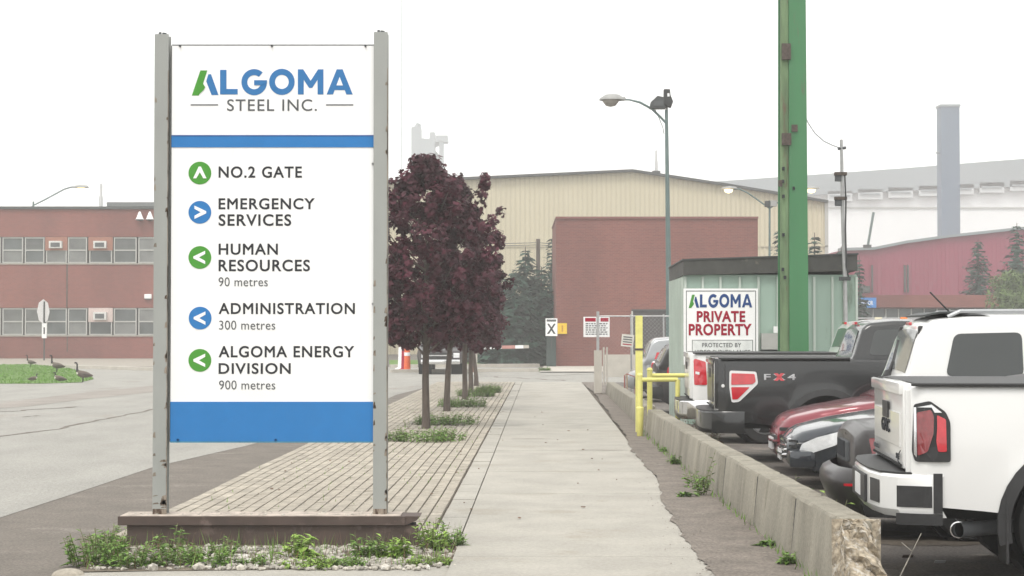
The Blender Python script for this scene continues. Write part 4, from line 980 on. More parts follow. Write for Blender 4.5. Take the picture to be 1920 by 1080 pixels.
def round_poly(pts, r, n=4):
    out = []; N_ = len(pts)
    for i in range(N_):
        p, a_, c = Vector(pts[i]), Vector(pts[i-1]), Vector(pts[(i+1) % N_]); u, v = (a_ - p), (c - p); rr = min(r, u.length*.45, v.length*.45); u.normalize(); v.normalize()
        for k_ in range(n + 1):
            t = k_/n; out.append(tuple((p + u*rr)*(1-t)**2 + p*2*t*(1-t) + (p + v*rr)*t*t))
    return out
def wheel(parent, x, y, rad, w, sgn, rim=M['alloy'], spokes=5):
    t = MB().lathe([(rad*.62, -w/2), (rad*.93, -w/2), (rad, -w*.35), (rad, w*.35), (rad*.93, w/2), (rad*.62, w/2)], (x, y, rad), 'y', 36).build('wheel', M['rubber'], parent, 35)
    b = MB().lathe([(rad*.63, sgn*w*.46), (rad*.58, sgn*w*.5), (rad*.55, sgn*w*.3), (.03, sgn*w*.25)], (x, y, rad), 'y', 36)
    b.build('rim', M['under'], t, 40)
    b = MB()
    for i in range(spokes):
        a_ = 2*PI*i/spokes + .3
        for (r0, r1, h) in ((.04, rad*.6, .035),):
            d = Vector((math.cos(a_), 0, math.sin(a_))); p = Vector((-d.z, 0, d.x))*h
            c0 = Vector((x, y + sgn*w*.36, rad)) + d*r0; c1 = Vector((x, y + sgn*w*.47, rad)) + d*r1
            b.prism([c0 - p, c1 - p*1.3, c1 + p*1.3, c0 + p], (0, -sgn*.02, 0))
    b.lathe([(.001, sgn*w*.4), (.06, sgn*w*.4), (.07, sgn*w*.3)], (x, y, rad), 'y', 16)
    b.lathe([(rad*.6, sgn*w*.3), (rad*.63, sgn*w*.49), (rad*.57, sgn*w*.49), (rad*.57, sgn*w*.3)], (x, y, rad), 'y', 36)
    b.build('spokes', rim, t, 40); return t
def place(root, cx_, cy_, hw, rz, L=0):
    """put the near tail corner (local x=0,y=-hw) at world cx_,cy_; rz clockwise tilt"""
    root.rotation_euler = (0, 0, rz); v = Matrix.Rotation(rz, 3, 'Z') @ Vector((L, -hw if L == 0 else hw, 0)); root.location = (cx_ - v.x, cy_ - v.y, 0)

def pickup(name, label, paint, bed=1.75, hw=.98, rail=1.40, rz=0, bz=.62, kind='a', cab_top=1.93, wheel_r=.4, arch_r=.49, axle=1.12, bup=0):
    t = empty(name, (0, 0, 0), label=label, cat='pickup truck', group=None)
    Lf = bed + 2.25 + 1.5
    wr_ = smooth_f([(-.1, hw - .09), (0, hw - .05), (.07, hw), (.3, hw), (Lf - .6, hw), (Lf - .1, hw - .12), (Lf + .1, hw - .25)])
    hood = rail - .12
    zt = smooth_f([(0, rail), (bed, rail), (bed + .02, rail), (bed + 2.2, rail - .02), (bed + 2.5, rail - .08), (Lf - .2, hood - .1), (Lf, hood - .32)], .03)
    body = Loft(0, Lf, wr_, smooth_f([(0, bz - .09), (.5, .53), (1.0, .48), (Lf - .4, .45), (Lf, .5)]), zt, r=.045, crown=.0, belly=.035, zref=(.9, .5), arches=((axle, wheel_r + .02, arch_r), (Lf - .95, wheel_r + .02, arch_r)), flare=.018, n=60)
    body.crown = .012
    bo = body.build('body', paint, t, 14)
    c0 = bed
    czt = smooth_f([(c0 - .05, rail - .05), (c0, rail - .03), (c0 + .04, rail + .02), (c0 + .17, cab_top - .09), (c0 + .28, cab_top - .03), (c0 + .6, cab_top), (c0 + 1.4, cab_top - .01), (c0 + 1.75, cab_top - .12), (c0 + 2.45, rail + .0), (c0 + 2.5, rail - .05)], .03)
    cab = Loft(c0, c0 + 2.48, lambda x: hw - .06, lambda x: rail - .1, czt, r=.07, crown=.03, belly=0, th=.32, zth=rail, n=44)
    cab.build('cab', paint, t, 8)
    for sg in (-1, 1):
        cab.side('side_window', [(c0 + .24, rail + .05), (c0 + .33, cab_top - .13), (c0 + 1.05, cab_top - .1), (c0 + 1.05, rail + .05)], M['cglass'], t, sg, rnd_=.06)
        cab.side('side_window', [(c0 + 1.13, rail + .05), (c0 + 1.13, cab_top - .1), (c0 + 1.62, cab_top - .14), (c0 + 2.1, rail + .07)], M['cglass'], t, sg, rnd_=.06)
    cab.top('rear_window', c0 + .055, c0 + .155, .8, .76, M['cglass2'], t)
    cab.top('windshield', c0 + 1.85, c0 + 2.4, .86, .92, M['cglass'], t)
    MB().box((c0 + .16, -.12, cab_top - .05), (c0 + .2, .12, cab_top - .015)).build('third_brake_light', M['lens_red'], t)
    # tonneau + rails
    MB().box((.03, -hw + .045, rail + .002), (c0 - .02, hw - .045, rail + .016), .006).build('bed_cover', M['black'], t)
    for sg in (-1, 1): MB().box((.0, sg*(hw - .055), rail - .006), (c0 - .01, sg*(hw + .004), rail + .014), .006).build('bed_rail_cap', M['black'], t)
    # tailgate
    tg = MB().box((-.045, -hw + .14, bz + .06 + bup), (.05, hw - .14, rail + .005), .018).build('tailgate', paint, t, 40)
    MB().box((-.07, -hw + .15, rail - .07), (-.03, hw - .15, rail + .012), .015).build('tailgate_lip', paint, tg, 40)
    MB().box((-.055, -hw + .24, bz + .2 + bup), (-.044, hw - .24, rail - .2), .005).build('tailgate_recess', paint, tg)
    MB().box((-.066, -.16, rail - .26), (-.056, .16, rail - .14), .004).build('tailgate_handle', M['black'], tg)
    MB().box((-.06, -hw + .16, bz + .075 + bup), (-.05, hw - .16, bz + .09 + bup)).build('tailgate_seam', M['under'], tg)
    # bumper: chrome/paint ends around the corner, black step pad
    bp_ = paint if kind == 'gmc' else M['chrome']
    z0, z1 = bz - .26 + bup, bz + .03 + bup
    prof = [(.2 if kind == 'gmc' else .34, -hw - .01), (.1, -hw - .015), (-.09, -hw + .05), (-.19, -hw + .2), (-.24, -hw*.45), (-.25, 0)]
    prof = prof + [(x, -y) for x, y in prof[:-1][::-1]]
    b = MB(); lo = [b.bm.verts.new((x + .03, y*.985, z0)) for x, y in prof]; mi = [b.bm.verts.new((x, y, z0 + .05)) for x, y in prof]; up = [b.bm.verts.new((x, y, z1 - .02)) for x, y in prof]; tp = [b.bm.verts.new((x + .015, y*.99, z1)) for x, y in prof]
    inn = [b.bm.verts.new((max(x + .12, .02), y*.93, z1)) for x, y in prof]
    for i in range(len(prof) - 1):
        for A_, B_ in ((lo, mi), (mi, up), (up, tp), (tp, inn)): b.bm.faces.new((A_[i], A_[i+1], B_[i+1], B_[i]))
    bu = b.build('bumper', M['bpaint'] if kind == 'ford' else bp_, t, 30)
    MB().prism([(x*.98 - .002, y*.97, z1 + .002) for x, y in prof[1:-1]] + [(.03, hw*.9, z1 + .002), (.03, -hw*.9, z1 + .002)], (0, 0, .012)).build('step_pad', M['black'], bu)
    return t, body, cab, bu, dict(z0=z0, z1=z1, L=Lf, hw=hw, rail=rail, bz=bz + bup, prof=prof, tg=tg, axle=axle, wr=wheel_r, ar=arch_r)
def bstrip(name, par, d, sg, s0, s1, z0, z1, m, off=.006):
    pr = [Vector((x, y, 0)) for x, y in d['prof'][:6]]; ln = [0]
    for i in range(5): ln.append(ln[-1] + (pr[i+1] - pr[i]).length)
    def P_(q):
        q = q * ln[4]
        for i in range(5):
            if q <= ln[i+1] or i == 4:
                f = (q - ln[i]) / (ln[i+1] - ln[i]); p = pr[i].lerp(pr[i+1], f); dd = (pr[i+1] - pr[i]).normalized(); nn = Vector((dd.y, -dd.x, 0))
                if nn.x*(p.x - 1) + nn.y*p.y < 0: nn = -nn
                p = p + nn*off; return (p.x, -sg*p.y, 0) if sg > 0 else (p.x, p.y, 0)
    b = MB(); n_ = 8; lo = []; hi = []
    for i in range(n_ + 1):
        p = P_(s0 + (s1 - s0)*i/n_); lo.append(b.bm.verts.new((p[0], p[1], z0))); hi.append(b.bm.verts.new((p[0], p[1], z1)))
    for i in range(n_): b.bm.faces.new((lo[i], lo[i+1], hi[i+1], hi[i]))
    return b.build(name, m, par, 50)
def pickup_bits(t, body, d, flap=True, rim=M['alloy'], wells=True):
    hw = d['hw']; Lf = d['L']
    for x in (d['axle'], Lf - .95):
        for sg in (-1, 1): wheel(t, x, sg*(hw - .16), d['wr'], .27, sg, rim)
    MB().box((.15, -hw + .3, .45), (Lf - .3, hw - .3, d['bz'] + .1)).build('chassis', M['under'], t)
    for xc in (d['axle'], Lf - .95):
        for sg in (-1, 1):
            b = MB(); n_ = 20; o_ = []; i_ = []
            for i in range(n_ + 1):
                a_ = R(-14) + (PI + R(28)) * i / n_
                for rr, lst in ((d['ar'] + .075, o_), (d['ar'] - .012, i_)):
                    x = xc + rr*math.cos(a_); z = d['wr'] + .02 + rr*math.sin(a_); y = sg*(body.sy(min(max(x, .0), Lf), max(z, .5)) + .012); lst.append((x, y, z))
            vo = [b.bm.verts.new(p) for p in o_]; vi = [b.bm.verts.new((p[0], p[1] + sg*.012, p[2])) for p in i_]; vd = [b.bm.verts.new((p[0], p[1] - sg*.12, p[2])) for p in i_]; vb = [b.bm.verts.new((p[0], p[1] - sg*.03, p[2])) for p in o_]
            for i in range(n_):
                for A_, B_ in ((vb, vo), (vo, vi), (vi, vd)): b.bm.faces.new((A_[i], A_[i+1], B_[i+1], B_[i]))
            b.build('wheel_flare', M['black'], t, 50)
            MB().lathe([(d['ar'] + .0, -.0), (d['ar'] + .0, -sg*.5 ), (.01, -sg*.5)], (xc, sg*(hw - .03), d['wr'] + .02), 'y', 24).build('wheel_well', M['under'], t)
    if flap:
        for sg in (-1, 1): MB().box((d['axle'] - d['ar'] - .02, sg*(hw - .3), .18), (d['axle'] - d['ar'] + .0, sg*(hw + .02), .66), .004).build('mud_flap', M['black'], t)

# --- nearest white pickup
t, body, cab, bu, d = pickup('pickup_truck', 'large white pickup nearest the camera, cut off by the right edge of the photo', M['wpaint'], bed=1.9, hw=1.0, rail=1.385, bz=.66, kind='gmc', bup=.085, wheel_r=.42, arch_r=.5, axle=1.14)
for sg in (-1, 1):
    tl = body.side('tail_light', [(-.005 + .02, 1.255), (.12, 1.280), (.225, 1.205), (.255, 1.135), (.255, 0.865), (.02, 0.865), (.0, 0.935)], M['black'], t, sg, off=.02, dep=.04, rnd_=.02)
    body.side('red_lens', [(.032, 1.200), (.125, 1.220), (.145, 1.175), (.14, 1.055), (.1, 0.935), (.035, 0.905)], M['lens_dark'], tl, sg, off=.026, dep=.01, rnd_=.015)
    body.side('outer_lens', [(.165, 1.185), (.225, 1.155), (.228, 0.935), (.17, 0.935), (.158, 1.005), (.165, 1.095)], M['lens_red'], tl, sg, off=.026, dep=.01, rnd_=.012)
    body.side('clear_lens', [(.035, 1.235), (.13, 1.255), (.2, 1.200), (.15, 1.200), (.13, 1.235)], M['lens_clear'], tl, sg, off=.025, dep=.008)
    if False: body.side('reverse_lens', [(.04, 0.885), (.225, 0.885), (.225, 0.920), (.15, 0.920), (.145, 0.965), (.11, 0.920), (.04, 0.895)], M['lens_clear'], tl, sg, off=.024, dep=.008)
    body.side('chrome_edge', [(.014, 1.235), (.03, 1.235), (.03, 0.895), (.012, 0.915)], M['chrome'], tl, sg, off=.028, dep=.01)
    MB().box((-.03, sg*(d['hw'] - .1), d['bz'] + .02), (.03, sg*(d['hw'] - .142), d['rail'] - .03), .01).build('gate_post', M['wpaint'], t)
tgx = -.062
def gate_text(txt, y0, y1, z0, z1, m, parent, xx=-.057):
    o = text('lettering', txt, 0, 1, 0, 1, lambda u, v: Vector((u, 0, 1 - v)), m, parent, .03, 1.05, depth=.004)
    for v in o.data.vertices:
        u, w = v.co.x, v.co.z; dd = v.co.y; v.co = (xx + dd*2, y1 + (y0 - y1)*u, z0 + (z1 - z0)*w)
    return o
gate_text('GMC', -.24, .24, 1.02, 1.12, M['ink'], d['tg'])
gate_text('SIERRA', .42, .75, d['bz'] + .12, d['bz'] + .155, M['ink2'], d['tg'])
gate_text('SLE', -.78, -.62, d['bz'] + .12, d['bz'] + .16, M['ink'], d['tg'])
for sg in (-1, 1):
    bstrip('bumper_insert', bu, d, sg, .085, .37, d['z0'] + .07, d['z1'] - .075, M['black'])
    bstrip('corner_cap', bu, d, sg, 0, .075, d['z0'] + .03, d['z1'] + .012, M['black'])
    bstrip('step_insert', bu, d, sg, .6, .9, d['z0'] + .08, d['z1'] - .05, M['black'])
    bstrip('lower_valance', bu, d, sg, 0, .38, d['z0'] - .05, d['z0'] + .028, M['black'])
MB().box((-.262, -.42, d['z0'] + .05), (-.24, .42, d['z1'] - .04), .01).build('plate_recess', M['black'], bu)
MB().box((-.268, -.16, d['z0'] + .08), (-.262, .16, d['z1'] - .06)).build('licence_plate', M['plate'], bu)
b = MB().lathe([(.05, 0), (.058, -.005), (.058, -.0), (.055, .01), (.05, .01)], (0, 0, 0), 'z', 20); 
e_ = MB(); e_.tube([(.33, -.84, .39), (.5, -.74, .39), (.95, -.6, .42)], [.056, .052, .05], 16, False); ex = e_.build('exhaust_pipe', M['ink2'], t, 50)
MB().lathe([(.057, 0), (.058, -.004), (.05, -.005), (.049, .02)], (.33, -.843, .39), 'y', 20).build('pipe_rim', M['chrome'], ex, 60)
MB().tube([(.34, -.835, .39), (.5, -.74, .39)], [.05, .045], 16, False).build('exhaust_inside', M['under'], ex, 50)
pickup_bits(t, body, d)
body.side('fuel_door', [(1.75, 1.02), (1.75, 1.2), (1.93, 1.2), (1.93, 1.02)], M['wpaint'], t, -1, off=.004, dep=.01, rnd_=.03)
MB().tube([(-.056, -.82, .93), (-.075, -.83, .9), (-.075, -.83, .86), (-.056, -.83, .83)], .004, 5).build('cable_loop', M['ink'], t)
k = 275.
place(t, (1709 - CX)/k, F/k, 1.0, R(-4.9))
# --- black pickup
t, body, cab, bu, d = pickup('pickup_truck', 'black pickup with white edged red tail light beside the green column', M['bpaint'], bed=1.75, hw=.99, rail=1.39, bz=.66, kind='ford', wheel_r=.4, arch_r=.5, axle=1.42, cab_top=1.9)
for sg in (-1, 1):
    tl = body.side('tail_light', [(.145, 1.235), (.50, 1.22), (.52, 1.06), (.27, .82), (.17, .81), (.14, 1.02)], M['plate'], t, sg, off=.012, dep=.03, rnd_=.03)
    body.side('red_lens', [(.17, 1.2), (.475, 1.19), (.49, 1.09), (.45, 1.055), (.165, 1.045)], M['lens_red'], tl, sg, off=.02, dep=.01, rnd_=.015)
    body.side('red_lens', [(.165, 1.015), (.41, 1.015), (.25, .855), (.18, .85)], M['lens_red'], tl, sg, off=.02, dep=.01, rnd_=.012)
MB().box((-.052, -.84, .7), (.02, -.8, 1.36)).build('gate_edge', M['chrome'], d['tg'])
MB().box((-.06, -.6, .8), (-.05, .6, 1.3)).build('gate_panel', M['gpaint'], d['tg'])
o = text('decal', 'FX4', 0, 1, 0, 1, lambda u, v: Vector((u, 0, 1 - v)), M['alloy'], t, .02, 1.3)
for v in o.data.vertices:
    x, z = .60 + v.co.x*.42, 1.11 + v.co.z*.08; v.co = (x, -(body.sy(x, z) + .006 - v.co.y*.5), z)
for a_, c_ in (((.73, 1.1), (.82, 1.2)), ((.73, 1.2), (.82, 1.1))):
    body.side('decal_stroke', [(a_[0], a_[1]), (a_[0] + .05, a_[1]), (c_[0] + .05, c_[1]), (c_[0], c_[1])], M['lens_red'], t, -1, off=.012, dep=.004)
MB().lathe([(.001, -.006), (.02, -.006), (.024, .004)], (.06, -(body.sy(.06, 1.03) + .002), 1.03), 'y', 14).build('badge', M['plate'], t)
pickup_bits(t, body, d, flap=False)
k = 141.; place(t, (1347 - CX)/k, F/k, .99, R(-3))
# --- white pickup behind
t, body, cab, bu, d = pickup('pickup_truck', 'white pickup mostly hidden behind the black pickup, next to the yellow rail', M['wpaint'], bed=2.3, hw=.99, rail=1.41, bz=.64, kind='chrome', cab_top=1.92)
for sg in (-1, 1):
    tl = body.side('tail_light', [(.01, 1.3), (.03, 1.33), (.2, 1.28), (.22, .92), (.02, .92)], M['lens_red'], t, sg, off=.014, dep=.03, rnd_=.02)
    body.side('clear_lens', [(.04, 1.13), (.1, 1.12), (.1, 1.08), (.04, 1.09)], M['lens_clear'], tl, sg, off=.02, dep=.004)
pickup_bits(t, body, d, flap=False)
k = 120.; place(t, (1299 - CX)/k, F/k, .99, R(-3))
for i in range(2): MB().box((2.9 + i*.4, -.5, 1.94), (3.0 + i*.4, -.4, 1.98)).build('roof_marker', M['orange_lens'] if i else M['beige'], t)
# --- distant dark pickup facing the camera
t, body, cab, bu, d = pickup('pickup_truck', 'dark pickup in the road behind the maple trunks, facing the camera', M['gpaint'], bed=1.75, hw=.95, rail=1.2, bz=.6, kind='chrome', cab_top=1.75)
Lf = d['L']
MB().box((Lf - .02, -.8, .42), (Lf + .14, .8, .62), .03).build('front_bumper', M['chrome'], t, 40)
MB().box((Lf - .03, -.5, .66), (Lf + .05, .5, .9), .02).build('grille', M['black'], t); MB().box((Lf + .052, -.5, .76), (Lf + .07, .5, .8)).build('grille_bar', M['chrome'], t)
for sg in (-1, 1): MB().box((Lf - .08, sg*.52, .68), (Lf + .04, sg*.78, .88), .03).build('headlight', M['lens_clear'], t)
pickup_bits(t, body, d, flap=False)
t.rotation_euler = (0, 0, R(-90)); t.location = (at(826, HOR, 74).x, 73 + Lf + 1.0, 0)

def car(name, label, cat, paint, L=4.6, hw=.9, deck=1.0, hood=.98, roof=1.45, tail_h=None, style='sedan', glass=M['cglass']):
    t = empty(name, (0, 0, 0), label=label, cat=cat)
    suv = style == 'suv'
    Wf = smooth_f([(-.05, hw - .3), (0, hw - .22), (.08, hw - .09), (.25, hw - .015), (.6, hw), (L - .9, hw), (L - .45, hw - .07), (L - .15, hw - .22), (L, hw - .42)], .04)
    belt = deck
    if suv: zt = smooth_f([(0, belt - .03), (.1, belt), (L - 1.5, belt), (L - .9, hood + .03), (L - .3, hood - .08), (L, hood - .32)], .05)
    elif style == 'sedan': zt = smooth_f([(0, deck - .12), (.04, deck - .01), (.3, deck + .01), (1.1, deck - .0), (L - 1.5, belt), (L - 1.1, hood), (L - .5, hood - .1), (L - .14, hood - .19), (L - .03, hood - .27), (L, hood - .36)], .04)
    bot = smooth_f([(0, .42), (.12, .26), (.5, .2), (L - .5, .2), (L - .1, .24), (L, .34)])
    wr_ = .33 if not suv else .38; ar = wr_ + .05
    ax = (.85 if suv else .95, L - .88)
    body = Loft(0, L, Wf, bot, zt, r=.09, crown=.045, belly=.07, zref=(.6, .5), arches=((ax[0], wr_, ar), (ax[1], wr_, ar)), flare=.02, n=60)
    body.build('body', paint, t, 12)
    if suv: czt = smooth_f([(0.02, belt - .05), (.06, belt + .02), (.22, roof - .12), (.34, roof - .03), (.7, roof), (L - 2.6, roof), (L - 2.2, roof - .06), (L - 1.35, belt + .02), (L - 1.3, belt - .05)], .03); x0, x1 = .03, L - 1.32
    else: czt = smooth_f([(.7, deck - .03), (.8, deck + .02), (1.4, roof - .06), (1.8, roof), (2.3, roof), (2.7, roof - .07), (3.35, belt + .03), (3.45, belt - .03)], .06); x0, x1 = .72, 3.42
    cab = Loft(x0, x1, lambda x: hw - .07, lambda x: belt - .1, czt, r=.07, crown=.03, belly=0, th=.34 if not suv else .2, zth=belt, n=50)
    cab.build('greenhouse', paint, t, 8)
    for sg in (-1, 1):
        if suv:
            cab.side('side_window', [(.44, belt + .04), (.54, roof - .17), (1.2, roof - .155), (1.2, belt + .04)], glass, t, sg, rnd_=.07)
            cab.side('side_window', [(1.42, belt + .04), (1.42, roof - .155), (2.25, roof - .155), (2.25, belt + .04)], glass, t, sg, rnd_=.07)
            cab.side('side_window', [(2.33, belt + .04), (2.33, roof - .155), (L - 2.25, roof - .2), (L - 1.7, belt + .06)], glass, t, sg, rnd_=.06)
        else:
            cab.side('side_window', [(1.2, belt + .05), (1.55, roof - .12), (2.1, roof - .09), (2.1, belt + .05)], glass, t, sg, rnd_=.05)
            cab.side('side_window', [(2.17, belt + .05), (2.17, roof - .09), (2.6, roof - .15), (3.1, belt + .07)], glass, t, sg, rnd_=.05)
    if suv: cab.top('rear_window', .07, .215, .86, .84, M['cglass2'], t); cab.top('windshield', L - 2.15, L - 1.4, .84, .92, glass, t)
    else: cab.top('rear_window', .9, 1.38, .9, .8, glass, t); cab.top('windshield', 2.75, 3.32, .8, .92, glass, t)
    for x in ax:
        for sg in (-1, 1):
            wheel(t, x, sg*(hw - .12), wr_, .22, sg, spokes=7)
            MB().lathe([(ar, 0), (ar, -sg*.35), (.01, -sg*.35)], (x, sg*(hw - .05), wr_), 'y', 20).build('wheel_well', M['under'], t)
    MB().box((.3, -hw + .25, .18), (L - .3, hw - .25, .5)).build('chassis', M['under'], t)
    return t, body, cab, dict(L=L, hw=hw)
# --- grey sedan tail: x 1550, k 222
t, body, cab, d = car('sedan', 'dark grey sedan parked tail out between the nearest white pickup and the barrier', 'car', M['gpaint'], L=4.7, hw=.9, deck=.93, roof=1.38)
k = 224.
bmp = MB(); prof = [(.5, -.925), (.25, -.92), (.08, -.86), (-.1, -.74), (-.19, -.42), (-.21, 0)]; prof += [(x, -y) for x, y in prof[:-1][::-1]]
rows = [(.1, .2, .95), (.05, .3, .985), (0, .43, 1), (0, .5, 1), (.03, .555, .99), (.09, .59, .97)]
rg = [[bmp.bm.verts.new((x + dx, y*sc, z)) for x, y in prof] for dx, z, sc in rows]
for i in range(len(rg) - 1):
    for j in range(len(prof) - 1): bmp.bm.faces.new((rg[i][j], rg[i][j+1], rg[i+1][j+1], rg[i+1][j]))
bmp = bmp.build('rear_bumper', M['gpaint'], t, 45)
for sg in (-1, 1):
    rl_ = MB().prism([(.48, sg*.932, .455), (.25, sg*.928, .45), (.08, sg*.87, .45), (-.1, sg*.752, .45), (-.1, sg*.752, .47), (.08, sg*.87, .475), (.25, sg*.928, .475), (.48, sg*.932, .47)], (0, -sg*.012, 0)).build('red_strip', M['lens_red'], bmp)
    MB().prism([(.5, sg*.93, .2), (.24, sg*.925, .2), (.07, sg*.86, .2), (.02, sg*.87, .37), (.2, sg*.932, .4), (.5, sg*.935, .41)], (0, -sg*.02, 0)).build('lower_valance', M['black'], bmp)
    tl = body.side('tail_light', [(.1, .86), (.14, .66), (.5, .64), (.62, .78), (.5, .84)], M['lens_dark'], t, sg, off=.012, dep=.03, rnd_=.03)
    body.side('red_lens', [(.13, .7), (.14, .66), (.5, .64), (.54, .68)], M['lens_red'], tl, sg, off=.02, dep=.01)
MB().box((-.035, -.3, .62), (.03, .3, .8), .02).build('plate_recess', M['ink2'], t); MB().box((-.045, -.26, .66), (-.036, .26, .8)).build('licence_plate', M['ink'], t)
MB().box((.0, -.07, .83), (.03, .07, .88), .015).build('badge', M['chrome'], t)
place(t, (1607 - CX)/k, F/k, .9, R(-4))
# --- white SUV
t, body, cab, d = car('suv', 'white suv with a rear wiper and roof antenna parked beyond the nearest white pickup', 'suv', M['wpaint'], L=5.1, hw=.98, deck=1.27, hood=1.15, roof=1.9, style='suv')
k = 190.
MB().box((-.03, -.28, 1.2), (.0, .28, 1.27), .01).build('plate_lamp_bar', M['black'], t); MB().box((-.045, -.24, .95), (-.0, .24, 1.14)).build('licence_plate', M['plate'], t)
MB().tube([(.03, .15, 1.32), (.1, .3, 1.45), (.165, .42, 1.66)], [.022, .02, .012], 6).build('wiper', M['black'], t)
MB().tube([(-.01, .1, 1.26), (.02, .16, 1.33)], [.05, .035], 8).build('wiper_pivot', M['black'], t)
MB().box((.2, -.1, 1.815), (.235, .12, 1.85), .01).build('third_brake_light', M['lens_red'], t)
for sg in (-1, 1):
    MB().box((.21, sg*.62, 1.7), (.26, sg*.7, 1.81), .02).build('hinge', M['black'], t)
    body.side('tail_light', [(.03, 1.2), (.14, 1.22), (.16, .85), (.05, .85)], M['lens_red'], t, sg, off=.012, dep=.03, rnd_=.02)
    b = MB().tube([(.5, sg*.68, 1.9), (.62, sg*.68, 1.955), (2.6, sg*.66, 1.965), (2.8, sg*.66, 1.91)], .02, 8); b.build('roof_rack', M['spaint'], t)
MB().prism([(.28, -.62, 1.9), (.42, -.66, 1.935), (.95, -.6, 1.94), (.95, .6, 1.94), (.42, .66, 1.935), (.28, .62, 1.9)], (0, 0, .02)).build('roof_spoiler', M['roofdark'], t)
MB().tube([(.62, -.1, 1.95), (.42, -.1, 2.16)], .009, 5).build('antenna', M['black'], t)
place(t, (1690 - CX)/k, F/k, .98, R(-4))
# --- blue black car, nose out
t, body, cab, d = car('sedan', 'blue black car with chrome grille and large clear headlight, nose to the barrier', 'car', M['npaint'], L=4.8, hw=.92, deck=.9, hood=.83, roof=1.4)
L_ = d['L']; 
def nose_side(pts, nm, m, par, off, dep=.02, r_=.02):
    for sg in (-1, 1): body.side(nm, [(L_ - x, z) for x, z in pts], m, par, sg, off=off, dep=dep, rnd_=r_)
for sg in (-1, 1):
    hl = body.side('headlight', [(L_ - x, z) for x, z in [(.12, .42), (.15, .51), (.3, .585), (.55, .66), (.98, .75), (.72, .62), (.48, .5), (.25, .41)]], M['lens_clear'], t, sg, off=.014, dep=.04, rnd_=.02)
    body.side('amber_lens', [(L_ - x, z) for x, z in [(.68, .64), (.86, .71), (.82, .715), (.66, .665)]], M['orange_lens'], hl, sg, off=.02, dep=.01)
    body.side('wheel_line', [(L_ - x, z) for x, z in [(.1, .5), (.3, .52), (.5, .5), (.5, .515), (.3, .54), (.1, .515)]], M['chrome'], t, sg, off=.01, dep=.02)
def grille(t, L_, m, n=4, z0=.5, z1=.76, w=.5):
    gr = MB().prism([(L_ - .0, -w, z0), (L_ + .03, -w*.8, z0 - .02), (L_ + .045, 0, z0 - .03), (L_ + .03, w*.8, z0 - .02), (L_, w, z0), (L_ - .12, w, z0), (L_ - .12, -w, z0)], (-.07, 0, z1 - z0)).build('grille', M['black'], t)
    for i in range(n):
        z = z0 + .02 + i*(z1 - z0 - .03)/(n - 1); dx = -.07*(z - z0)/(z1 - z0)
        MB().tube([(L_ + dx + .0, -w*1.02, z), (L_ + dx + .04, -w*.8, z - .01), (L_ + dx + .06, 0, z - .015), (L_ + dx + .04, w*.8, z - .01), (L_ + dx, w*1.02, z)], .017, 6).build('grille_bar', m, gr)
grille(t, L_, M['chrome'], 4, .36, .56)
MB().box((L_ - .3, -.78, .24), (L_ - .0, .78, .44), .06).build('front_bumper', M['npaint'], t, 40)
MB().box((L_ + .03, -.2, .3), (L_ + .05, .2, .42)).build('licence_plate', M['plate'], t)
for sg in (-1, 1):
    for z in (.4, .46, .52): body.side('grille_slot', [(L_ - .1, z), (L_ - .02, z), (L_ - .02, z + .03), (L_ - .1, z + .03)], M['black'], t, sg, off=.01, dep=.02)
    body.side('fog_light_recess', [(L_ - .3, .27), (L_ - .1, .27), (L_ - .12, .36), (L_ - .28, .35)], M['black'], t, sg, off=.01, dep=.02, rnd_=.02)
k = 171.; place(t, (1480 - CX)/k, F/k, .92, R(180 - 4), L_)
# --- red car, nose out
t, body, cab, d = car('sedan', 'dark red car with its nose to the barrier beside the black pickup', 'car', M['rpaint'], L=4.6, hw=.9, deck=.95, hood=.9, roof=1.4)
L_ = d['L']; grille(t, L_, M['rpaint'], 3, .4, .6, .5)
for sg in (-1, 1):
    hl = body.side('headlight', [(L_ - x, z) for x, z in [(.12, .5), (.14, .57), (.42, .7), (.6, .74), (.4, .6)]], M['lens_clear'], t, sg, off=.012, dep=.04, rnd_=.02)
MB().box((L_ - .3, -.76, .22), (L_ + .0, .76, .42), .06).build('front_bumper', M['rpaint'], t, 40)
MB().box((L_ + .02, -.2, .3), (L_ + .05, .2, .44)).build('licence_plate', M['plate'], t)
for sg in (-1, 1):
    for z in (.36, .45, .54): body.side('grille_slot', [(L_ - .2, z + .01), (L_ - .02, z), (L_ - .02, z + .045), (L_ - .2, z + .05)], M['black'], t, sg, off=.008, dep=.02, rnd_=.01)
k = 156.; place(t, (1463 - CX)/k, F/k, .9, R(180 - 3), L_)
# --- two suvs beyond the shed, tails towards the barrier
for nm, pt, px_, k, rf, lab in (('suv', 'spaint', 1206, 76., 1.6, 'silver roofed suv with a red tail light, farther of the two left of the shed'), ('suv', 'gpaint', 1233, 88.5, 1.5, 'dark vehicle with a black rear bumper, half hidden behind the corner of the shed')):
    t, body, cab, d = car(nm, lab, 'suv', M[pt], L=4.5, hw=.88, deck=1.05, hood=1.0, roof=rf, style='suv')
    for sg in (-1, 1):
        body.side('tail_light', [(.22, 1.0), (.2, .92), (.22, .72), (.38, .72), (.42, .98)], M['lens_red'], t, sg, off=.012, dep=.03, rnd_=.02)
        cab.side('upper_light', [(.28, 1.07), (.34, 1.24), (.42, 1.24), (.42, 1.07)], M['lens_red'], t, sg, off=.012, dep=.03)
    MB().box((-.12, -.8, .32), (.3, .8, .6), .08).build('rear_bumper', M['black'], t, 40)
    MB().box((-.02, -.25, .75), (.05, .25, .88), .01).build('licence_plate', M['plate'], t)
    place(t, (px_ - CX)/k, F/k, .88, 0)
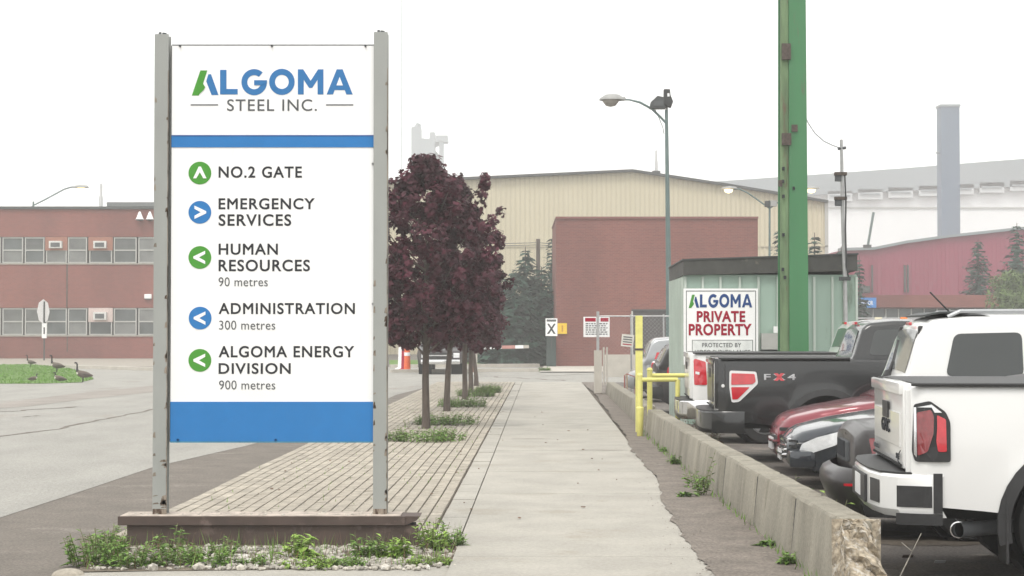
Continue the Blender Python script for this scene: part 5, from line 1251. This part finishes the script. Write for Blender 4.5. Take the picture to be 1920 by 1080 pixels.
# --- silver car past it
t, body, cab, d = car('sedan', 'pale silver car low behind the far barrier, mostly hidden by the yellow post', 'car', M['spaint'], L=4.3, hw=.86, deck=.85, hood=.85, roof=1.2)
t.rotation_euler = (0, 0, R(180)); t.location = (at(1176, HOR, 48).x + 4.3, 48.5, 0)

# ============================================================ TREES
def leaf_mesh(name, centers, n_per, rad, size, m, parent, droop=.3, seed=1, shape='maple', kind='stuff'):
    rg = np.random.default_rng(seed); V = []; Fc = []
    base = {'maple': [(0, -.1), (.5, -.35), (.95, .1), (.5, .25), (.55, .75), (.12, .5), (0, 1.05), (-.12, .5), (-.55, .75), (-.5, .25), (-.95, .1), (-.5, -.35)],
            'leaf': [(0, 0), (.4, .5), (0, 1.2), (-.4, .5)]}[shape]
    for c in centers:
        cr = rad * rg.uniform(.6, 1.25)
        for _ in range(int(n_per * rg.uniform(.7, 1.2))):
            v = rg.normal(size=3); v /= np.linalg.norm(v); p = np.array(c) + v * cr * rg.uniform(.25, 1) ** .6
            nrm = v * .7 + np.array([0, -.1, .5]) + rg.normal(size=3) * .45; nrm /= np.linalg.norm(nrm)
            tdir = np.array([v[0], v[1], -droop]) + rg.normal(size=3) * .5; u = np.cross(nrm, tdir); u /= max(1e-6, np.linalg.norm(u)); w = np.cross(u, nrm)
            s_ = size * rg.uniform(.6, 1.25); b = len(V); fold = rg.uniform(.1, .5)
            for (x, y) in base: V.append(tuple(p + u*x*s_*.5 + w*(y-.3)*s_*.6 - nrm*abs(x)*s_*fold*.3))
            if shape == 'maple':
                V.append(tuple(p)); nb_ = len(base)
                Fc += [(b+nb_, b+i, b+(i+1) % nb_) for i in range(nb_)]
            else: Fc.append(tuple(range(b, b+len(base))))
    return mesh_from(name, V, Fc, m, parent, kind)
def maple(px, k, top, halfw, base_h, label, seed, npx, nleaf, lean=0):
    Y = F / k; X = (px - CX) / k; e = empty('purple_maple', (X, Y, 0), label=label, cat='tree', group='purple leaved maples in a row along the pavers')
    r_ = random.Random(seed); H = top
    b = MB(); tr = [(0, 0, 0), (.0, 0, .3), (-.01 + lean*.3, 0, .9), (lean*.7, .0, 1.6), (lean, .05, 2.6), (lean, 0, H*.8)]
    b.tube(tr, [.085, .068, .06, .055, .04, .012], 10)
    tk = b.build('trunk', M['bark'], e, 60); cents = []
    for i in range(26):
        z0 = r_.uniform(1.25, H*.75); a_ = r_.uniform(0, 2*PI); t_ = (z0 - base_h)/(H - base_h)
        ln = halfw * (.75 + .3*r_.random()) * max(.25, math.sin(PI*min(1, max(.08, .2 + t_*.72)))); 
        p0 = Vector((lean * min(1, z0/2.6), 0, z0)); p1 = p0 + Vector((math.cos(a_)*ln*.55, math.sin(a_)*ln*.55, .3)); p2 = p0 + Vector((math.cos(a_)*ln, math.sin(a_)*ln, .75))
        if p2.z > H - .2: p2.z = H - .2
        MB().tube([p0, p1, p2], [.025, .015, .005], 5).build('limb', M['bark'], e)
        cents.append(tuple(p2)); cents.append(tuple(p1))
    for i in range(npx):
        t_ = r_.random() ** .85; z = base_h + .12 + (H - base_h - .25) * t_
        wz = halfw * (.78 + .30*math.sin(min(1, t_*1.6)*PI*.62)) * (1 if t_ < .55 else max(.14, 1 - ((t_ - .55)/.45)**1.35 * .88))
        a_ = r_.uniform(0, 2*PI); rr = wz * math.sqrt(r_.uniform(.12, 1)) * r_.uniform(.85, 1.08)
        cents.append((lean + math.cos(a_)*rr, math.sin(a_)*rr, z + r_.uniform(-.08, .08)))
    for i in range(npx // 3):
        t_ = r_.uniform(0, .5); a_ = r_.uniform(0, 2*PI); cents.append((lean + math.cos(a_)*halfw*r_.uniform(.5, .98), math.sin(a_)*halfw*r_.uniform(.5, .98), base_h + .05 + (H - base_h)*t_))
    if seed == 12: cents += [(1.02*math.sin(q*1.1) *.75, .1, 3.9 + q*.19) for q in (0, 1, 2, 3, 4, 5)] + [(.62 + .04*q, 0, 4.1 + q*.2) for q in range(6)]
    leaf_mesh('foliage', cents, nleaf, .17, .125, M['maple'], e, seed=seed)
    return e
maple(799, 106, 4.85, 1.17, 1.5, 'nearest purple leaved maple, the largest crown right of the big sign', 11, 215, 44, lean=.0)
maple(838, 87, 5.15, 1.22, 1.3, 'second purple maple from the camera, its crown reaching farthest right', 12, 190, 38, lean=.12)
maple(872, 74.5, 4.3, 1.05, 1.2, 'third purple maple from the camera in the row', 13, 130, 32)
maple(883, 66.5, 4.1, 1.0, 1.2, 'fourth purple maple from the camera in the row', 14, 120, 30)
maple(893, 59, 4.1, .95, 1.3, 'farthest purple maple, with a trunk leaning left', 15, 110, 28, lean=-.2)

def spruce(px, Y, ytop, halfpx, label, seed, ybase=None, dens=1.0, m=None):
    e = empty('spruce_tree', L0(px, Y), label=label, cat='spruce tree'); k = F / Y; H = at(0, ytop, Y).z; Wd = halfpx / k; r_ = random.Random(seed)
    MB().tube([(0, 0, 0), (0, 0, H)], [.16, .02], 7).build('trunk', M['bark'], e)
    V = []; Fc = []; nz_ = int(H / .26 * dens)
    for i in range(nz_):
        t = i / nz_; z = .3 + (H - .35) * t; Rr = Wd * (1 - t) ** .75 * r_.uniform(.85, 1.15) + .1
        nb_ = max(6, int(22 * (1 - t) * dens + 6))
        for j in range(nb_):
            a_ = r_.uniform(0, 2*PI); L_ = Rr * r_.uniform(.7, 1.1); steps = max(2, int(L_ / .17))
            for q in range(steps):
                f = (q + r_.random()) / steps; x, y = math.cos(a_)*L_*f, math.sin(a_)*L_*f; zz = z - f*L_*.25 + (f**3)*L_*.22 + r_.uniform(-.05, .05)
                sz = r_.uniform(.22, .42) * (1.15 - .4*f); b_ = len(V); dx, dy = math.cos(a_ + r_.uniform(-1, 1)), math.sin(a_ + r_.uniform(-1, 1))
                V += [(x - dy*sz*.45, y + dx*sz*.45, zz), (x + dy*sz*.45, y - dx*sz*.45, zz), (x + dx*sz, y + dy*sz, zz - sz*r_.uniform(.1, .7))]; Fc.append((b_, b_+1, b_+2))
    mesh_from('foliage', V, Fc, m or M['spruce'], e, 'stuff'); return e
spruce(985, 97, 462, 70, 'blue green spruce with a thin spire top, left of the brick gatehouse', 21, dens=1.5)
spruce(935, 101, 500, 60, 'broad spruce half hidden behind the purple maples', 22, dens=1.3)
spruce(1015, 96, 500, 66, 'spruce tucked against the left corner of the brick gatehouse', 23, dens=1.5)
spruce(1036, 112, 440, 46, 'taller spruce rising behind the gatehouse corner', 24, dens=1.2)
spruce(962, 94, 505, 72, 'rounded spruce in front of the pointed one', 25, dens=1.5)
spruce(880, 104, 520, 55, 'spruce behind the farthest maple trunks', 26, dens=1.1)
spruce(1462, 105, 425, 42, 'spruce just left of the green column above the shed', 27)
spruce(1528, 105, 436, 46, 'spruce just right of the green column above the shed roof', 28)
spruce(1578, 104, 462, 30, 'small spruce behind the conduit pole', 29)
spruce(1835, 130, 448, 58, 'grey green spruce standing against the maroon wall', 30, dens=1.3)
spruce(1908, 126, 418, 66, 'tall spruce at the right edge of the photo', 31, dens=1.3)
spruce(1612, 118, 480, 22, 'thin spruce between the shed and the maroon wall', 32)
def bush(px, Y, ytop, halfpx, label, seed, m):
    e = empty('leafy_bush', L0(px, Y), label=label, cat='bush'); k = F/Y; H = at(0, ytop, Y).z; r_ = random.Random(seed)
    MB().tube([(0, 0, 0), (.1, 0, H*.7)], [.12, .03], 6).build('trunk', M['bark'], e)
    cs = [(r_.gauss(0, .45)*halfpx/k, r_.gauss(0, .5)*halfpx/k, H*r_.uniform(.25, .93)) for _ in range(130)]
    leaf_mesh('foliage', cs, 55, .5, .3, m, e, seed=seed, shape='leaf')
bush(1905, 116, 500, 38, 'yellow green leafy bush at the right edge below the spruces', 41, M['decid'])
bush(1895, 114, 545, 30, 'lower yellow green bush beside the brick wing', 42, M['decid'])
up = empty('utility_post', L0(1009, 108), label='dark utility post with wires left of the gatehouse', cat='post')
MB().tube([(0, 0, 0), (0, 0, at(0, 448, 108).z)], .12, 8).build('pole', M['bark'], up)
for y in (458, 462): MB().tube([at(900, y, 108) - up.location, at(1009, y - 3, 108) - up.location, at(1044, y, 108) - up.location], .02, 4).build('wire', M['ink2'], up)

# ============================================================ WEEDS AND PLANTS
def plant(name, loc, H, sp_, nst, leaf, m, label, cat='weed', seed=0, lw=.22, per=9):
    e = empty(name, loc, label=label, cat=cat); r_ = random.Random(seed); st_ = MB(); V = []; Fc = []
    for i in range(nst):
        a_ = r_.uniform(0, 2*PI); rr = sp_ * math.sqrt(r_.random()); h = H * r_.uniform(.5, 1) * (1 - .4*rr/sp_); x0, y0 = math.cos(a_)*rr, math.sin(a_)*rr*.7
        tip = Vector((x0 + math.cos(a_)*h*.3, y0 + math.sin(a_)*h*.3, h)); p0 = Vector((x0, y0, 0)); mid = (p0 + tip)/2 + Vector((0, 0, h*.08))
        st_.tube([p0, mid, tip], [.004, .0035, .002], 3, False)
        for j in range(per):
            t = .12 + .88*j/per; p = p0.lerp(tip, t); an = r_.uniform(0, 2*PI); L_ = leaf * r_.uniform(.6, 1.2) * (1.1 - .5*t); el = r_.uniform(-.3, .9)
            d = Vector((math.cos(an), math.sin(an), el)).normalized(); u = d.cross(Vector((0, 0, 1))).normalized() * L_ * lw; b_ = len(V)
            V += [tuple(p), tuple(p + d*L_*.45 + u), tuple(p + d*L_ - Vector((0, 0, L_*.25))), tuple(p + d*L_*.45 - u)]; Fc.append((b_, b_+1, b_+2, b_+3))
    st_.build('stems', M['stem'], e, kind='stuff'); mesh_from('leaves', V, Fc, m, e, 'stuff'); return e
def gp_(px, py, z=.0): p = G(px, py); return (p.x, p.y, z)
pl = [
 ((180, 1062), .30, .2, 34, .1, 'weed', 'bushy green weed at the far left end of the planting bed'),
 ((235, 1066), .22, .2, 30, .09, 'weed', 'low green weed cluster below the left end of the steel beam'),
 ((205, 1040), .27, .14, 22, .1, 'weed', 'upright weed clump touching the left tip of the beam'),
 ((318, 1045), .30, .06, 5, .13, 'weed', 'single tall star leaved weed in front of the left sign post'),
 ((330, 1062), .17, .2, 32, .08, 'weed', 'dark green weeds left of the middle in front of the beam'),
 ((395, 1064), .19, .18, 34, .08, 'weed', 'dense weed tuft in front of the beam, left of the white stones'),
 ((420, 1045), .15, .1, 16, .08, 'weed', 'small weed tuft close to the beam left of centre'),
 ((480, 1062), .09, .12, 18, .06, 'weed', 'tiny weed patch among the white stones near the middle'),
 ((552, 1052), .26, .09, 12, .15, 'weed2', 'bright weed with long pointed leaves near the middle of the beam'),
 ((580, 1068), .10, .2, 34, .07, 'weed2', 'low bright weeds along the stones right of the middle'),
 ((645, 1066), .10, .14, 26, .07, 'weed', 'low weed patch in front of the stones on the right'),
 ((690, 1050), .2, .1, 20, .1, 'weed', 'curled green weed left of the right sign post'),
 ((735, 1050), .19, .11, 20, .12, 'weed2', 'spiky weed below the right sign post'),
 ((800, 1062), .08, .17, 50, .05, 'weed2', 'moss like bright green mound at the right end of the bed'),
 ((815, 1035), .3, .12, 20, .11, 'weed2', 'tall bright weed beyond the right tip of the beam'),
 ((845, 1030), .24, .1, 16, .09, 'weed', 'thin weed stalks between the beam and the sidewalk'),
]
for i, ((px, py), H, sp_, n_, lf, m_, lab) in enumerate(pl): plant('weed_plant', gp_(px, py, .016), H*1.15, sp_, n_, lf*.85, M[m_], lab, seed=100 + i)
tw = [(799, 845, 106, .62, 'weeds around the foot of the nearest maple'), (838, 806, 87, .6, 'weeds around the foot of the second maple'), (868, 772, 74.5, .55, 'weeds around the foot of the third maple'), (893, 752, 66, .5, 'weeds around the fourth maple'), (915, 745, 60, .35, 'weeds around the farthest maple')]
for i, (px, py, k, sp_, lab) in enumerate(tw):
    plant('weed_patch', gp_(px, py - (14 if i == 0 else 6), .036), .3 if i < 2 else .34, sp_, 120, .09, M['weed'], lab + ' in the paver band', cat='weeds', seed=130 + i)
plant('weed_stalk', gp_(763, 806, .036), .5, .03, 3, .05, M['weed'], 'single tall thin stalk standing left of the nearest maple trunk', seed=150)
bw_ = [((1271, 876), .16, .1, 12, 'small weed tuft at the foot of the barrier beyond the leafy one'), ((1318, 935), .5, .05, 9, 'tall thin weed against the barrier beside the dirt strip'), ((1303, 920), .3, .08, 8, 'wispy weed at the barrier just left of the tall thin one'), ((1290, 938), .06, .1, 10, 'flat weeds on the dirt strip in front of the tall thin weed'), ((1478, 1066), .12, .07, 10, 'small weed tuft at the foot of the nearest barrier block'), ((1244, 852), .1, .05, 6, 'tiny weed at the barrier foot near the yellow posts'), ((1440, 1032), .05, .06, 8, 'tiny green sprout at the foot of the nearest barrier block')]
for i, ((px, py), H, sp_, n_, lab) in enumerate(bw_): plant('weed_plant', gp_(px, py, .036), H, sp_, n_, .09, M['weed'], lab, seed=160 + i)
plant('weed_plant', (xf(14.9) + .5, 15.2, 0), .62, .14, 12, .15, M['weed2'], 'bright leafy weed behind the barrier in front of the grey sedan', seed=180, lw=.3)
plant('weed_plant', (xf(15.2) + .42, 16.3, 0), .55, .06, 5, .09, M['weed'], 'thin sprig just behind the barrier left of the bright leafy weed', seed=181)
plant('weed_plant', (xf(20) + .45, 21.0, 0), .6, .06, 6, .1, M['weed'], 'thin grass sprig behind the barrier below the black pickup bumper', seed=182)
plant('weed_plant', (xf(20) + .45, 20.0, 0), .55, .05, 5, .1, M['weed'], 'second grass sprig behind the barrier, nearer the red car', seed=183)
plant('dry_weed', (xf(25) + .75, 28.6, 0), .62, .3, 46, .09, M['dryweed'], 'brown dried weed heap between the barrier and the shed', cat='dry weed', seed=184)
plant('grass_tuft', gp_(1022, 697, .0), .32, .22, 40, .14, M['weed'], 'grass tuft at the kerb left of the gatehouse', seed=185)
for i, (px, py) in enumerate(((1760, 1056), (1700, 1045))):
    e = empty('litter', gp_(px, py), label=('pale' if i == 0 else 'brown') + ' scrap of litter on the asphalt under the nearest pickup', cat='litter')
    MB().prism([(-.04, -.02, 0), (.04, -.025, 0), (.05, .02, 0), (-.03, .03, 0)], (.01, 0, .02)).build('scrap', M['litter'] if i == 0 else M['rust'], e)
sk = empty('dry_stalk', (2.64, 12.0, 0), label='dry thin stalk leaning up in front of the nearest pickup bumper', cat='stalk')
MB().tube([(-.15, 0, 0), (-.05, 0, .2), (.06, 0, .42)], [.005, .004, .002], 4).build('stem', M['gravel'], sk); MB().tube([(-.0, 0, .3), (-.07, 0, .36)], [.003, .002], 4).build('twig', M['gravel'], sk)
# gravel
gb = MB()
for i in range(1500):
    u = rnd.random(); px = 370 + 440*u; py = rnd.uniform(1030, 1073)
    if rnd.random() < .35: px = rnd.uniform(170, 860)
    p = G(px, py); r = rnd.uniform(.009, .026) if rnd.random() > .03 else rnd.uniform(.03, .045)
    bmesh.ops.create_icosphere(gb.bm, subdivisions=1, radius=r, matrix=Matrix.Translation((p.x, p.y, .018 + r*.3)) @ Matrix.Rotation(rnd.uniform(0, 6), 4, 'Z') @ Matrix.Diagonal((rnd.uniform(.8, 1.4), 1, rnd.uniform(.5, .9), 1)))
for v in gb.bm.verts: v.co += Vector((rnd.uniform(-.003, .003), rnd.uniform(-.003, .003), rnd.uniform(-.003, .003)))
o = gb.build('gravel', M['gravel'], kind='stuff'); tag(o, 'white crushed stone in the bed in front of the steel beam', 'gravel')
st_ = empty('edging_stone', gp_(128, 1080), label='rounded tan edging stone at the bottom left corner of the bed', cat='stone')
b = MB(); bmesh.ops.create_icosphere(b.bm, subdivisions=3, radius=.1, matrix=Matrix.Diagonal((1.2, 1, .55, 1))); b.build('stone', M['paver'], st_, 80)
o = grass_field('grass', [(p.x, p.y) for p in (G(150, 1072), G(158, 1030), G(240, 1022), G(800, 1024), G(866, 1010), G(850, 1066))], 500, .04, .16, .004, M['weed'], .016); tag(o, 'thin wispy grass blades among the stones of the planting bed', 'grass')
dry = grass_field('dry_grass', [(p.x, p.y) for p in (G(150, 1072), G(158, 1030), G(860, 1010), G(850, 1066))], 260, .05, .2, .003, M['dryweed'], .016); tag(dry, 'dead brown stalks among the stones of the planting bed', 'dry grass')
fg = grass_field('grass', [(LP(-2.9, 17)[0], 17), (LP(-.3, 17)[0], 17), (LP(-.3, 60)[0], 60), (LP(-2.9, 60)[0], 60)], 500, .02, .06, .006, M['weed'], .03); tag(fg, 'sparse grass growing from the joints of the pavers', 'grass')
bf_ = grass_field('grass', [(2.02, 11.5), (2.12, 11.5), (2.3, 31), (2.16, 31)], 420, .02, .1, .006, M['weed'], .034); tag(bf_, 'thin line of grass along the foot of the concrete barrier', 'grass')
# rocks by the maples
for i, (px, py, k) in enumerate(((822, 800, .05), (880, 757, .07), (907, 738, .09))):
    e = empty('rock_pile', gp_(px, py, .036), label=['few pale stones at the foot of the second maple', 'pale stones between the third and fourth maple', 'grey stones by the farthest maple'][i], cat='stones')
    b = MB(); r_ = random.Random(i)
    for j in range(22): bmesh.ops.create_icosphere(b.bm, subdivisions=1, radius=r_.uniform(.02, .06), matrix=Matrix.Translation((r_.gauss(0, .2), r_.gauss(0, .2), .02)))
    b.build('stones', M['gravel'], e, kind='stuff')
lv = MB()
for i in range(60):
    c_, s_ = rnd.uniform(-2.7, 1.6), rnd.uniform(16, 40); p = LP(c_, s_); a_ = rnd.uniform(0, 6); r = rnd.uniform(.01, .028)
    lv.prism([(p.x + math.cos(a_ + q)*r*rnd.uniform(.5, 1), p.y + math.sin(a_ + q)*r, .046) for q in (0, 1.5, 3, 4.5)], (0, 0, .008))
o = lv.build('fallen_leaves', M['dryweed'], kind='stuff'); tag(o, 'small dead leaves scattered on the sidewalk and pavers', 'leaves')

# ============================================================ GEESE
def goose(px, py, sc, label, pose='stand', face=1):
    p = G(px, py); e = empty('goose', (p.x, p.y, .05 if px < 145 else .01), label=label, cat='goose', group='geese on the lawn island'); s_ = sc * .68
    lift = .28 if pose == 'stand' else .06
    body = [(-.42, .0, .02, .02), (-.34, 0, .03, .05), (-.2, 0, .06, .115), (0, 0, .08, .155), (.15, 0, .12, .14), (.24, 0, .2, .085), (.27, 0, .3, .045), (.27, 0, .42, .035), (.27, 0, .52, .034), (.3, 0, .58, .042), (.34, 0, .59, .036), (.4, 0, .575, .014)]
    if pose == 'sit': body = body[:6] + [(.25, 0, .26, .045), (.24, 0, .32, .036), (.25, 0, .38, .036), (.3, 0, .41, .042), (.35, 0, .4, .03), (.4, 0, .39, .012)]
    f = face
    b = MB().tube([(x*f*s_, y, (z + lift)*s_) for x, y, z, r in body[:6]], [r*s_ for *_, r in body[:6]], 12); bo_ = b.build('body', M['goose_b'], e, 80)
    MB().tube([(x*f*s_, y, (z + lift)*s_) for x, y, z, r in body[5:]], [r*s_*(1.02) for *_, r in body[5:]], 10).build('neck', M['goose_k'], e, 80)
    MB().tube([(.19*f*s_, 0, (.13 + lift)*s_), (.265*f*s_, 0, (.22 + lift)*s_)], [.115*s_, .07*s_], 10).build('breast', M['goose_w'], e, 80)
    for sg in (-1, 1):
        MB().tube([(x*f*s_, sg*.1*s_, (z + lift)*s_) for x, z in ((.12, .12), (-.1, .11), (-.38, .05))], [.05*s_, .075*s_, .01*s_], 8).build('wing', mat('goose_wing', (.09, .07, .058), .9), e, 80)
        if pose == 'stand': MB().tube([(.0, sg*.06*s_, .3*s_), (.02*f*s_, sg*.06*s_, .02), (.09*f*s_, sg*.07*s_, .01)], [.02*s_, .012*s_, .012*s_], 6).build('leg', M['goose_k'], e)
goose(58, 690, .95, 'goose standing leftmost at the back of the lawn island', 'stand', -1)
goose(107, 701, 1.2, 'goose standing tall by the road kerb, middle of the group', 'stand', -1)
goose(156, 718, 1.15, 'goose standing rightmost at the tip of the lawn', 'stand', -1)
goose(112, 717, .9, 'goose resting low in front of the middle standing goose', 'sit', -1)
goose(62, 716, .7, 'dark goose with head down on the lawn near the road', 'sit', 1)

# ============================================================ HAZE
hz = MB().box((-760, -40, -1), (760, 960, 72)).build('haze', None, kind='stuff'); tag(hz, 'thin pale haze lying over the whole steelworks', 'haze')
hm = bpy.data.materials.new('haze'); hm.use_nodes = True; n = hm.node_tree.nodes; n.clear(); ho = n.new('ShaderNodeOutputMaterial'); pv = n.new('ShaderNodeVolumePrincipled')
pv.inputs['Color'].default_value = (1, 1, 1, 1); pv.inputs['Density'].default_value = .0014; hm.node_tree.links.new(pv.outputs[0], ho.inputs['Volume']); hz.data.materials.append(hm)
